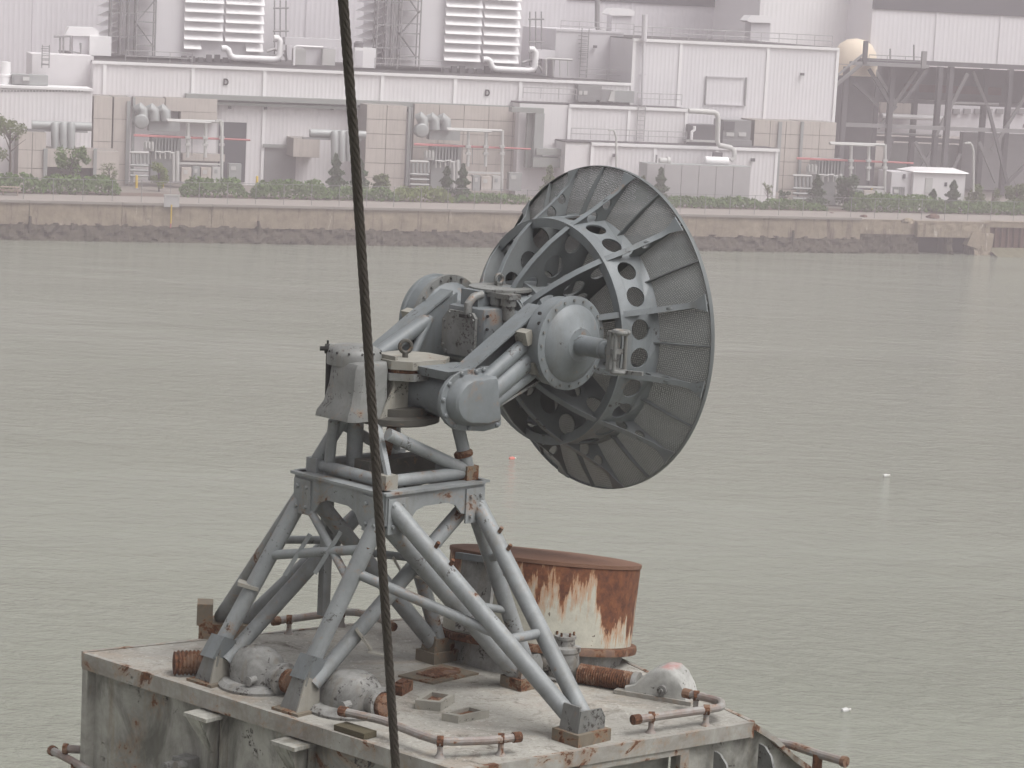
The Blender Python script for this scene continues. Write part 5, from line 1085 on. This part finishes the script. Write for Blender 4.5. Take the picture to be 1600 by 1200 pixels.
for i in range(6): sbox('panel', 'galv', t, s0 + (s1 - s0) * i / 6 + .03, s0 + (s1 - s0) * (i + 1) / 6 - .03, 13.5, 13.6, GZ, z1 - .05)
t = thing('generator', 'small white pump set on the grey enclosure', 'pump', BK.P(1040, 258, 14.5)); part('motor', M['lite'], t, lambda m: m.lathe(BK.P(1030, 251.5, 14.5), BK.e, [(.3, 0), (.35, .1), (.35, .8), (.45, .82), (.45, 1.1), (.2, 1.2)], 14)); pbox('frame', 'steel2', t, 1025, 242, 1027, 258, 14.3, .2); pbox('base', 'lite', t, 1024, 255, 1050, 259, 14.2, .8)

# --- right end: steel structure, bridge house, dome, trailer
bh = tall('pale house on stilts with dark top band at the right edge', 1362, 1760, 40, 30, mat='lav', band=24, ybase=108, bays=4, name='stilt_house')
for x, y0, y1 in ((1428, 70, 103), (1391, 76, 103)): part('lamp', M['steel2'], bh, lambda m: ptube(m, x, y1, x, y0, 38, .1, 6))
sf = thing('steel_structure', 'dark steel frame of columns and diagonals under the stilt house', 'steel structure', base(1470, 36))
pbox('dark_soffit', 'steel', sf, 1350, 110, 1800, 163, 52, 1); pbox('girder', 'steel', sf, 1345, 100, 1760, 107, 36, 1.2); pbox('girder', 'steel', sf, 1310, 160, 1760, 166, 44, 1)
pbox('girder', 'steel2', sf, 1315, 200, 1760, 206, 36.5, .6); pbox('back_beam', 'pile' , sf, 1415, 134, 1565, 146, 50, .5); pbox('girder', 'steel', sf, 1310, 214, 1500, 221, 44, .8)
for k, x in enumerate((1318, 1343, 1367, 1390, 1428, 1464, 1481, 1536, 1574, 1620, 1668)):
    dd = (36.2, 44, 40)[k % 3]; sft = S(x, 200, dd); part('column', M['steel'], sf, lambda m: (m.fbox(BK, sft - .28, sft + .28, dd, dd + .1, GZ, ZH(x, 104, dd)), m.fbox(BK, sft - .28, sft + .28, dd + .5, dd + .6, GZ, ZH(x, 104, dd)), m.fbox(BK, sft - .05, sft + .05, dd + .1, dd + .5, GZ, ZH(x, 104, dd))))
for k, (x0, y0, x1, y1) in enumerate(((1358, 108, 1392, 165), (1366, 108, 1398, 160), (1432, 112, 1396, 165), (1448, 110, 1410, 160), (1512, 115, 1462, 212), (1520, 112, 1545, 172), (1545, 172, 1575, 290), (1605, 145, 1550, 235), (1400, 165, 1372, 200), (1335, 130, 1372, 165), (1530, 222, 1556, 285), (1500, 240, 1480, 285), (1395, 215, 1380, 262), (1430, 222, 1452, 262), (1464, 222, 1440, 262), (1610, 250, 1570, 290), (1640, 112, 1600, 200))):
    dd = (36.4, 38.5, 43)[k % 3]; a, b = BK.P(x0, y0, dd), BK.P(x1, y1, dd); part('diagonal', M['steel2' if k % 3 else 'steel'], sf, lambda m: m.box((a + b) / 2, b - a, BK.n, (b - a).cross(BK.n), (b - a).length, .3, .36))
for x0, y0, x1, y1, r, mt in ((1305, 176, 1372, 179, .24, 'white2'), (1378, 181, 1472, 185, .3, 'white2'), (1305, 196, 1365, 198, .2, 'galv'), (1320, 206, 1470, 212, .16, 'steel2'), (1488, 161, 1560, 163, .16, 'galv')): part('process_pipe', M[mt], sf, lambda m: ptube(m, x0, y0, x1, y1, 43, r, 10))
pbox('lower_wall', 'steel2', sf, 1502, 212, 1800, 300, 46, 1); pbox('lower_wall', 'duct', sf, 1385, 225, 1502, 300, 48, 1); 
pbox('platform', 'steel2', sf, 1336, 99, 1452, 104, 34.5, 1.6); part('platform_rail', M['steel2'], sf, lambda m: railing(m, 1357, 101, 1442, 105, 34.6, 1.1)); pbox('platform_post', 'steel2', sf, 1441, 80, 1448, 107, 34.4, .4)
part('stair', M['steel2'], sf, lambda m: [m.box((BK.P(1304, 133 + k, 34.6 + k * .1) + BK.P(1346, 99 + k, 34.6 + k * .1)) / 2, BK.P(1346, 99, 34.6) - BK.P(1304, 133, 34.6), BK.n, Z, 4.2, .12, .3) for k in (0, -12, 3)])
pbox('stair_post', 'steel', sf, 1350, 64, 1356, 100, 34.4, .4)
dm = thing('cream_dome', 'cream rounded storage dome behind the white block', 'dome', BK.P(1325, 110, 40)); part('dome', plain('cream_fabric', (.70, .60, .47), .7, 0, .2, .3), dm, lambda m: m.lathe(BK.P(1334, 118, 40), Z, [(2.6, 0), (2.62, 1.4), (2.35, 2.7), (1.8, 3.55), (1.0, 4.05), (.1, 4.2)], 32)); part('seam', M['tan'], dm, lambda m: m.lathe(BK.P(1334, 118, 40) + Z * 1.2, Z, [(2.64, 0), (2.64, .1)], 32)); part('base_drum', M['steel'], dm, lambda m: m.lathe(BK.W(S(1334, 118, 40), 40, GZ), Z, [(2.5, 0), (2.5, ZH(1334, 118, 40) - GZ - .02)], 28))
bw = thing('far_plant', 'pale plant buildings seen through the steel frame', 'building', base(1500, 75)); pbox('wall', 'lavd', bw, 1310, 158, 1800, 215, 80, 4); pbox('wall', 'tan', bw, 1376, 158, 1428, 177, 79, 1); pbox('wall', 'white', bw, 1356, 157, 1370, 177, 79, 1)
for k in range(7): pbox('window', 'steel2', bw, 1490 + k * 17, 170, 1500 + k * 17, 178, 79.6, .4)
tr = thing('site_trailer', 'white site trailer with pale roof behind the hedge', 'trailer', base(1455, 16))
s0, s1, z0, z1 = R4(1427, 270, 1508, 303, 16.5)
part('body', M['white'], tr, lambda m: m.hexa([BK.W(s0, 16.5, GZ), BK.W(s1, 16.5, GZ), BK.W(s1, 20.5, GZ), BK.W(s0, 20.5, GZ), BK.W(s0, 16.5, z1), BK.W(s1, 16.5, z1), BK.W(s1, 20.5, z1), BK.W(s0, 20.5, z1)]))
part('end_room', M['lavd'], tr, lambda m: m.fbox(BK, s0 - 2.3, s0 - .01, 17, 20.4, GZ, z1 - .1)); part('roof', M['white2'], tr, lambda m: m.hexa([BK.W(s0 - .2, 16.2, z1), BK.W(s1 + .2, 16.2, z1), BK.W(s1 + .2, 20.8, z1), BK.W(s0 - .2, 20.8, z1), BK.W(s0 - .2, 16.3, z1 + .1), BK.W(s1 + .2, 16.3, z1 + .1), BK.W(s1 - .6, 18.5, z1 + .45), BK.W(s0 + .6, 18.5, z1 + .45)]))
pbox('window', 'band', tr, 1476, 285, 1480, 291, 16.44, .05); pbox('door', 'lite', tr, 1446, 278, 1457, 302, 16.42, .06); pbox('window', 'band', tr, 1411, 272, 1415, 279, 16.9, .08)
for x, y0, y1, lab, dx in ((1521, 222, 300, 'curved lamp post beside the site trailer', -9), (963, 202, 285, 'curved lamp post above the dish', -7), (346.5, 187, 284, 'pale lamp post in the left bay', -4)):
    t = thing('lamp_post', lab, 'lamp post', base(x, 10)); part('pole', M['lite'], t, lambda m: ppath(m, [(x, y1), (x, y0 + 14), (x - 2, y0 + 6), (x + dx * .6, y0 + 1), (x + dx, y0 + 1)], 10, .11, 8)); part('lamp_head', M['lite'], t, lambda m: m.box(BK.P(x + dx - 1, y0 + 1.5, 10), BK.e, BK.n, Z, .6, .3, .16))
# ------------------------------------------------------------------ yard, fence, plants
def leaf_mat(name, c1, c2):
    m, nt, b = newmat(name); oi = nt.nodes.new('ShaderNodeNewGeometry')
    c = mix(nt, noi(nt, pos(nt), 3.5, 3), c1, c2); nt.links.new(c, b.inputs['Base Color']); b.inputs['Roughness'].default_value = .7
    tl_ = nt.nodes.new('ShaderNodeBsdfTranslucent'); nt.links.new(c, tl_.inputs[0]); ms = nt.nodes.new('ShaderNodeMixShader'); ms.inputs[0].default_value = .25
    nt.links.new(b.outputs[0], ms.inputs[1]); nt.links.new(tl_.outputs[0], ms.inputs[2]); nt.links.new(ms.outputs[0], nt.nodes['Material Output'].inputs[0]); return m
LF = {'hedge': leaf_mat('hedge_leaf', (.11, .20, .03), (.06, .125, .02)), 'pine': leaf_mat('pine_needle', (.06, .115, .035), (.032, .068, .022)), 'spring': leaf_mat('spring_leaf', (.20, .25, .05), (.11, .16, .03)), 'oliv': leaf_mat('olive_leaf', (.14, .18, .05), (.085, .12, .035))}
M['bark'] = plain('bark', (.10, .08, .065), .9, 0, .4, 4)
def leaf(m, p, s):
    a = Vector((ru(-1, 1), ru(-1, 1), ru(-.6, 1))).normalized(); b = a.cross(Vector((ru(-1, 1), ru(-1, 1), ru(-1, 1)))).normalized(); c = a.cross(b)
    m.add([p - b * s, p + c * s * .5, p + b * s, p - c * s * .5], [(0, 1, 2, 3)])
def hedge(lab, x0, x1, h, w, dens=26, d=9.8, mat='hedge'):
    s0, s1 = QY.px(x0, 300, d)[0], QY.px(x1, 300, d)[0]; t = thing('hedge', lab, 'hedge', QY.W((s0 + s1) / 2, d, QZ), 'hedges behind the fence')
    m = MB(); n = int((s1 - s0) * w * dens * 2.4)
    bumps = [(ru(s0, s1), ru(.55, 1.0), ru(.9, 2.0)) for _ in range(int((s1 - s0) / .9))]
    for _ in range(n):
        s = ru(s0, s1); top_ = h * 1.32 * (.66 + .34 * max([bh_ * max(0, 1 - ((s - bs) / bw_) ** 2) for bs, bh_, bw_ in bumps] or [0]))
        e = min(1, (s - s0) / .8, (s1 - s) / .8); top_ *= .45 + .55 * e
        dd = d + ru(-w / 2, w / 2); z = top_ * (1 - (2 * (dd - d) / w) ** 2 * .35) * (rnd() ** .55); leaf(m, QY.W(s, dd, QZ + z), ru(.15, .30))
    m.build('foliage', LF[mat], t, 0)
    part('stems', M['bark'], t, lambda m: [m.tube(QY.W(s0 + (i + .5) * 1.2, d, QZ), QY.W(s0 + (i + .5) * 1.2 + ru(-.2, .2), d, QZ + h * .6), .04, .02, n=5) for i in range(int((s1 - s0) / 1.2))], kind='stuff')
hedge('green hedge at the far left behind the fence', -420, 186, 1.45, 2.4); hedge('green hedge between the yellow bollards left of the rope', 284, 383, 1.5, 2.6); hedge('long green hedge just left of the wire rope', 394, 512, 1.5, 2.6)
hedge('loose hedge crossed by the wire rope', 508, 618, 1.15, 2.4, 20); hedge('pale green hedge right of the wire rope', 612, 705, 1.2, 2.4, 24, mat='spring'); hedge('low sparse hedge left of the dish', 705, 830, .8, 2.2, 14)
hedge('low hedge in front of the grey enclosure', 1040, 1190, 1.0, 2.2, 20); hedge('low hedge below the tan wall at the right', 1190, 1290, .9, 2.2, 18); hedge('dense green hedge in front of the site trailer', 1325, 1480, 1.55, 2.8, 26); hedge('green hedge at the far right edge', 1480, 1790, 1.2, 2.6, 22)
def branchy(m, p, h, r, lean=.1, n=7, spread=.5, z0=.35):
    tops = []; q = p + V(ru(-lean, lean), ru(-lean, lean), h * .75); m.path([p, p.lerp(q, .5) + V(ru(-.1, .1), 0, 0), q], [r, r * .75, r * .35], 7); tops.append(q)
    for i in range(n):
        b = p.lerp(q, ru(z0, .95)); a = ru(0, 6.28); L_ = h * spread * ru(.5, 1) * .6; e = b + V(math.cos(a) * L_, math.sin(a) * L_, L_ * ru(.7, 1.3)); m.path([b, b.lerp(e, .5) + Z * .05, e], [r * .4, r * .28, r * .1], 5); tops += [e, b.lerp(e, .6)]
    return tops
def tree(lab, x, y, d, h, w, kind, leafn, name='tree', shape='round', ls=.17):
    """Foot on the ground at photo column x, distance d behind the quay."""
    s = QY.px(x, y, d)[0]; p = QY.W(s, d, QZ); t = thing(name, lab, 'tree', p); h *= 1.18; w *= 1.12; m = MB(); tops = branchy(m, p, h, .05 + h * .014, n=5 if shape == 'cone' else 9, spread=.5 if shape != 'cone' else .2, z0=.2 if shape == 'cone' else .4); m.build('trunk', M['bark'], t)
    m = MB()
    if shape == 'cone':
        tiers = [(k, ru(.85, 1.15)) for k in range(int(h / .45))]
        for _ in range(int(leafn * 1.5)):
            k = rnd() ** .75; z = h * (.10 + .92 * k); rr = w * (1 - k) ** .8 * (.75 + .35 * math.sin(z * 7 + x)) + .05; a = ru(0, 6.28); q = rr * (rnd() ** .45) * (1 + .25 * math.sin(a * 3 + x)); leaf(m, p + V(math.cos(a) * q, math.sin(a) * q, z - q * .18), ls * ru(.7, 1.3))
    else:
        cl = [(random.choice(tops) + V(ru(-.2, .2) * w, ru(-.2, .2) * w, ru(-.1, .25) * w), ru(.18, .42) * w) for _ in range(13)]
        if shape == 'bush': cl = [(p + V(ru(-.6, .6) * w, ru(-.5, .5) * w, ru(.2, .85) * h), ru(.25, .45) * w) for _ in range(14)]
        for _ in range(int(leafn * 1.5)):
            c, r = random.choice(cl); v = Vector((random.gauss(0, 1), random.gauss(0, 1), random.gauss(0, 1))).normalized() * r * rnd() ** .4; q = c + v
            if q.z > QZ + .05: leaf(m, q, ls * ru(.6, 1.3))
    m.build('crown', LF[kind], t, 0); return t
tree('bare limbed young tree with sparse spring leaves at the left edge', 14, 290, 10.5, 6.3, 2.3, 'oliv', 1100, ls=.13)
tree('leafy sapling in front of the dark van', 112, 295, 11.5, 3.6, 1.9, 'hedge', 900); tree('wispy yellowish shrub beside the tan block', 170, 295, 12, 2.6, 1.1, 'oliv', 500, 'shrub', 'bush', .1); tree('round pale green bush in the left bay', 249, 288, 15, 2.4, .95, 'spring', 1100, 'shrub', 'bush', .12)
tree('dark young pine just left of the wire rope', 523, 296, 11, 3.6, 1.15, 'pine', 1500, 'pine_tree', 'cone'); tree('dark young pine hidden half by the wire rope', 561, 296, 11.5, 3.2, 1.2, 'pine', 1300, 'pine_tree', 'cone'); tree('small round green shrub right of the wire rope', 595, 297, 11, 2.2, 1.0, 'oliv', 700, 'shrub', 'bush')
tree('narrow dark pine below the white pipe rack', 697, 300, 11, 2.8, .9, 'pine', 1000, 'pine_tree', 'cone'); tree('taller layered pine right of the narrow one', 722, 304, 10.5, 3.1, 1.0, 'pine', 1100, 'pine_tree', 'cone'); tree('faint green pine behind the top of the dish', 858, 292, 13, 3.0, 1.1, 'oliv', 900, 'pine_tree', 'cone')
tree('conical pine in front of the grey enclosure', 1031, 305, 11, 3.2, 1.0, 'pine', 1300, 'pine_tree', 'cone'); tree('small pine touching the dish rim', 1004, 300, 12, 2.4, .9, 'oliv', 700, 'pine_tree', 'cone')
tree('thin leafless shrub at the annex corner', 1199, 308, 11, 2.3, .7, 'oliv', 160, 'shrub', 'round', .09); tree('small dark shrub right of the annex corner', 1226, 308, 11, 1.7, .7, 'pine', 500, 'shrub', 'bush', .11); tree('dark pointed pine below the tan wall', 1276, 308, 11, 2.9, 1.25, 'pine', 1400, 'pine_tree', 'cone'); tree('broad dark bushy pine below the right bay', 1327, 308, 11, 3.2, 1.6, 'pine', 2200, 'shrub', 'bush', .13)
tree('small dark pine in front of the trailer', 1458, 306, 10.5, 2.0, .8, 'pine', 700, 'pine_tree', 'cone'); tree('dark conical pine at the trailer corner', 1489, 312, 10.5, 2.8, 1.1, 'pine', 1400, 'pine_tree', 'cone'); tree('pale leafy shrub right of the trailer', 1523, 312, 12, 2.5, 1.2, 'oliv', 900, 'shrub', 'bush'); tree('olive shrub at the right edge of the picture', 1588, 318, 11, 2.9, 1.4, 'oliv', 1300, 'shrub', 'bush'); tree('thin twiggy shrub left of the right edge', 1552, 312, 13, 2.4, .8, 'oliv', 250, 'shrub', 'round', .09)
# chain link fence
fence = thing('chain_link_fence', 'long thin grey chain link fence along the quay', 'fence', QY.W(0, 1.3, QZ))
fs0, fs1, FH = -95, 100, 2.05
m = MB(); m.tube(QY.W(fs0, 1.3, QZ + FH), QY.W(fs1, 1.3, QZ + FH), .02, n=6); m.build('top_rail', M['steel2'], fence)
i = 0; s = fs0
pm = MB(); pm.tube((0, 0, 0), (0, 0, FH + .05), .03, n=7); po = pm.build('post', M['steel2'], fence, local=True); po.location = QY.W(s, 1.3, QZ) - wloc(fence)
while s < fs1:
    s += 2.65; c = po.copy(); COL.objects.link(c); c.parent = fence; c.location = QY.W(s, 1.3, QZ) - wloc(fence)
def link_mat():
    m, nt, b = newmat('chain_link'); b.inputs['Base Color'].default_value = (.3, .3, .29, 1); b.inputs['Roughness'].default_value = .5
    g = pos(nt); sx = nt.nodes.new('ShaderNodeSeparateXYZ'); nt.links.new(g, sx.inputs[0])
    def wires(sgn):
        v = mth(nt, 'ADD', mth(nt, 'MULTIPLY', sx.outputs[0], 1.06), mth(nt, 'MULTIPLY', sx.outputs[2], sgn)); fr_ = mth(nt, 'FRACT', mth(nt, 'MULTIPLY', v, 11.0)); return mth(nt, 'LESS_THAN', fr_, .022)
    k = mth(nt, 'MAXIMUM', wires(1), wires(-1)); tr_ = nt.nodes.new('ShaderNodeBsdfTransparent'); ms = nt.nodes.new('ShaderNodeMixShader')
    nt.links.new(k, ms.inputs[0]); nt.links.new(tr_.outputs[0], ms.inputs[1]); nt.links.new(b.outputs[0], ms.inputs[2]); nt.links.new(ms.outputs[0], nt.nodes['Material Output'].inputs[0]); return m
m = MB(); m.add([QY.W(fs0, 1.34, QZ + .05), QY.W(fs1, 1.34, QZ + .05), QY.W(fs1, 1.34, QZ + FH), QY.W(fs0, 1.34, QZ + FH)], [(0, 1, 2, 3)]); m.build('mesh', link_mat(), fence, 0)
# yellow bollards
for x, y, h, lab in ((33, 282, .7, 'yellow bollard at the far left above the hedge'), (63, 283, .7, 'yellow bollard left of the dark van'), (174, 285, .5, 'yellow bollard top by the tan block'), (213, 295, 1.25, 'tall yellow bollard in the gap of the left hedges'), (254, 294, .7, 'short yellow bollard right of the gap in the hedges'), (296, 284, .7, 'yellow bollard at the cabinets of the left bay'), (360, 284, .5, 'yellow bollard top in front of the grey cabinet'), (401, 295, 1.2, 'tall yellow bollard between two hedges left of the rope'), (440, 283, .6, 'yellow bollard left behind the long hedge'), (455, 284, .6, 'yellow bollard right behind the long hedge'), (676, 289, .7, 'yellow bollard behind the pale green hedge'), (764, 294, .9, 'yellow bollard below the white pipe rack'), (801, 296, .9, 'yellow bollard with angled top left of the dish'), (834, 298, .9, 'yellow bollard nearest to the dish'), (1178, 302, .6, 'yellow bollard below the annex corner'), (1362, 301, .5, 'yellow bollard in front of the right bay')):
    p = G(x, y, QZ); t = thing('bollard', lab, 'bollard', p, 'yellow bollards in the yard'); part('post', M['yel'], t, lambda m: m.lathe(p, Z, [(.13, 0), (.13, h), (.10, h + .06), (.03, h + .09)], 12)); part('footing', M['walk'], t, lambda m: m.lathe(p - Z * .02, Z, [(.24, 0), (.22, .09), (.13, .1)], 12))
# van, picnic table, quay sign, buoys, hydrants, dock frame
p = G(110, 281, QZ); t = thing('parked_van', 'dark parked van with white roof behind the sapling', 'van', p); e, n_ = BK.e, BK.n
part('body', M['band'], t, lambda m: m.prism([p + e * a + Z * b for a, b in ((-2.3, .35), (2.4, .35), (2.4, .9), (1.75, 1.05), (1.2, 1.55), (-2.2, 1.6), (-2.35, 1.0))], n_ * 1.8)); part('roof', M['white2'], t, lambda m: m.prism([p + e * a + Z * b for a, b in ((-2.25, 1.61), (1.15, 1.56), (1.0, 1.72), (-2.1, 1.76))], n_ * 1.8))
for a in (-1.5, 1.55): part('wheel', M['black'], t, lambda m: m.lathe(p + e * a + Z * .34 - n_ * .05, n_, [(.2, 0), (.34, .02), (.34, .2), (.2, .22)], 18))
for a, b in ((-1.9, -.9), (-.75, .3), (.45, 1.1)): part('window', M['duct'], t, lambda m: m.prism([p + e * a + Z * 1.1 - n_ * .01, p + e * b + Z * 1.1 - n_ * .01, p + e * (b - .05) + Z * 1.45 - n_ * .01, p + e * a + Z * 1.45 - n_ * .01], n_ * .015))
p = G(16, 305, QZ + .03); t = thing('picnic_table', 'small weathered picnic table at the left end of the walkway', 'picnic table', p); wd = plain('weathered_wood', (.36, .27, .22), .85, 0, .3, 6)
for k in range(4): part('top_plank', wd, t, lambda m: m.box(p + Z * .75 + n_ * (k * .19 - .28), e, n_, Z, 1.8, .17, .04))
for sg in (-1, 1): part('bench', wd, t, lambda m: m.box(p + Z * .45 + n_ * sg * .7, e, n_, Z, 1.8, .26, .05))
for sg in (-1, 1): part('leg', wd, t, lambda m: (m.box(p + e * sg * .65 + Z * .37 + n_ * .2, n_ * .5 - Z, e, n_ + Z * .5, .85, .06, .09), m.box(p + e * sg * .65 + Z * .37 - n_ * .2, n_ * .5 + Z, e, n_ - Z * .5, .85, .06, .09), m.box(p + e * sg * .65 + Z * .42, n_, e, Z, 1.5, .05, .08)))
a = QY.P(268, 324, -.3); t = thing('quay_sign', 'pale notice board on a yellow post fixed to the quay wall', 'sign', QY.P(267, 350, -.3)); qe, qn = QY.e, QY.n
part('board', M['galv'], t, lambda m: m.box(a + Z * .55, qe, qn, Z, 1.4, .06, 1.05)); part('frame', M['lite'], t, lambda m: (m.box(a + Z * 1.12 - qn * .05, qe, qn, Z, 1.5, .1, .1), m.box(a + Z * 1.0 + qe * .62 - qn * .05, qe, qn, Z, .1, .1, .3), m.box(a + Z * 1.0 - qe * .62 - qn * .05, qe, qn, Z, .1, .1, .3))); part('post', M['yel'], t, lambda m: m.tube(QY.P(267, 349, -.35), QY.P(268, 320, -.35), .07, n=8)); part('post_foot', M['redp'], t, lambda m: m.tube(QY.P(266.5, 356, -.35), QY.P(267, 349, -.35), .065, n=8))
for x, y, lab in ((281, 281, 'red valve wheel in the left bay'), (317, 278, 'red valve on the cabinets of the left bay')):
    p = G(x, y, QZ); t = thing('hydrant', lab, 'hydrant', p); part('body', M['redp'], t, lambda m: m.lathe(p, Z, [(.12, 0), (.1, .1), (.1, .5), (.16, .52), (.14, .62), (.04, .7)], 10)); part('outlet', M['redp'], t, lambda m: m.tube(p + Z * .45 - e * .25, p + Z * .45 + e * .25, .07, n=8))
for x, y, lab in ((822, 296, 'white capped standpipe left of the dish'), (1412, 300, 'white capped standpipe beside the trailer door'), (398, 262, 'white dome topped tank beside the left cabinets')):
    p = G(x, min(y, 298), QZ); t = thing('standpipe', lab, 'standpipe', p); h = 1.5; part('pipe', M['lite'], t, lambda m: m.lathe(p, Z, [(.2, 0), (.16, .05), (.16, h), (.3, h + .05), (.26, h + .25), (.1, h + .5), (.03, h + .6)], 12)); part('collar', M['galv'], t, lambda m: m.lathe(p + Z * .6, Z, [(.19, 0), (.19, .1)], 12))
for x, y, w, lab in ((535, 306, .5, 'pale rock in the bed left of the rope'), (648, 302, .45, 'pale rock in the bed right of the rope'), (1296, 318, .7, 'pale rock group below the pointed pine'), (1528, 312, .9, 'grey boulder below the pale shrub'), (1572, 322, 1.0, 'large pale boulder near the right edge'), (775, 303, .4, 'small pale rock below the white pipe rack')):
    p = G(x, y, QZ); m = MB(); m.lathe(p, Z, [(w, 0), (w * 1.03, w * .25), (w * .8, w * .5), (w * .3, w * .65)], 9, lambda t_, h_: 1 + .2 * math.sin(2 * t_ + x) + .12 * math.sin(5 * t_ + h_ * 6)); tag(m.build('rock', M['walk'], smooth=0), lab, 'rock')

# ------------------------------------------------------------------ haze over the harbour
hz = MB(); hz.hexa([V(-700, -60, -1), V(700, -60, -1), V(700, 2600, -1), V(-700, 2600, -1), V(-700, -60, 42), V(700, -60, 42), V(700, 2600, 42), V(-700, 2600, 42)])
hm = bpy.data.materials.new('haze'); hm.use_nodes = True; nt = hm.node_tree
for n in list(nt.nodes): nt.nodes.remove(n)
o_ = nt.nodes.new('ShaderNodeOutputMaterial'); pv = nt.nodes.new('ShaderNodeVolumePrincipled'); pv.inputs['Color'].default_value = (.97, .875, .93, 1); pv.inputs['Density'].default_value = .00125; pv.inputs['Anisotropy'].default_value = 0.0
nt.links.new(pv.outputs[0], o_.inputs['Volume'])
hz.build('haze', hm, smooth=0, kind='stuff')
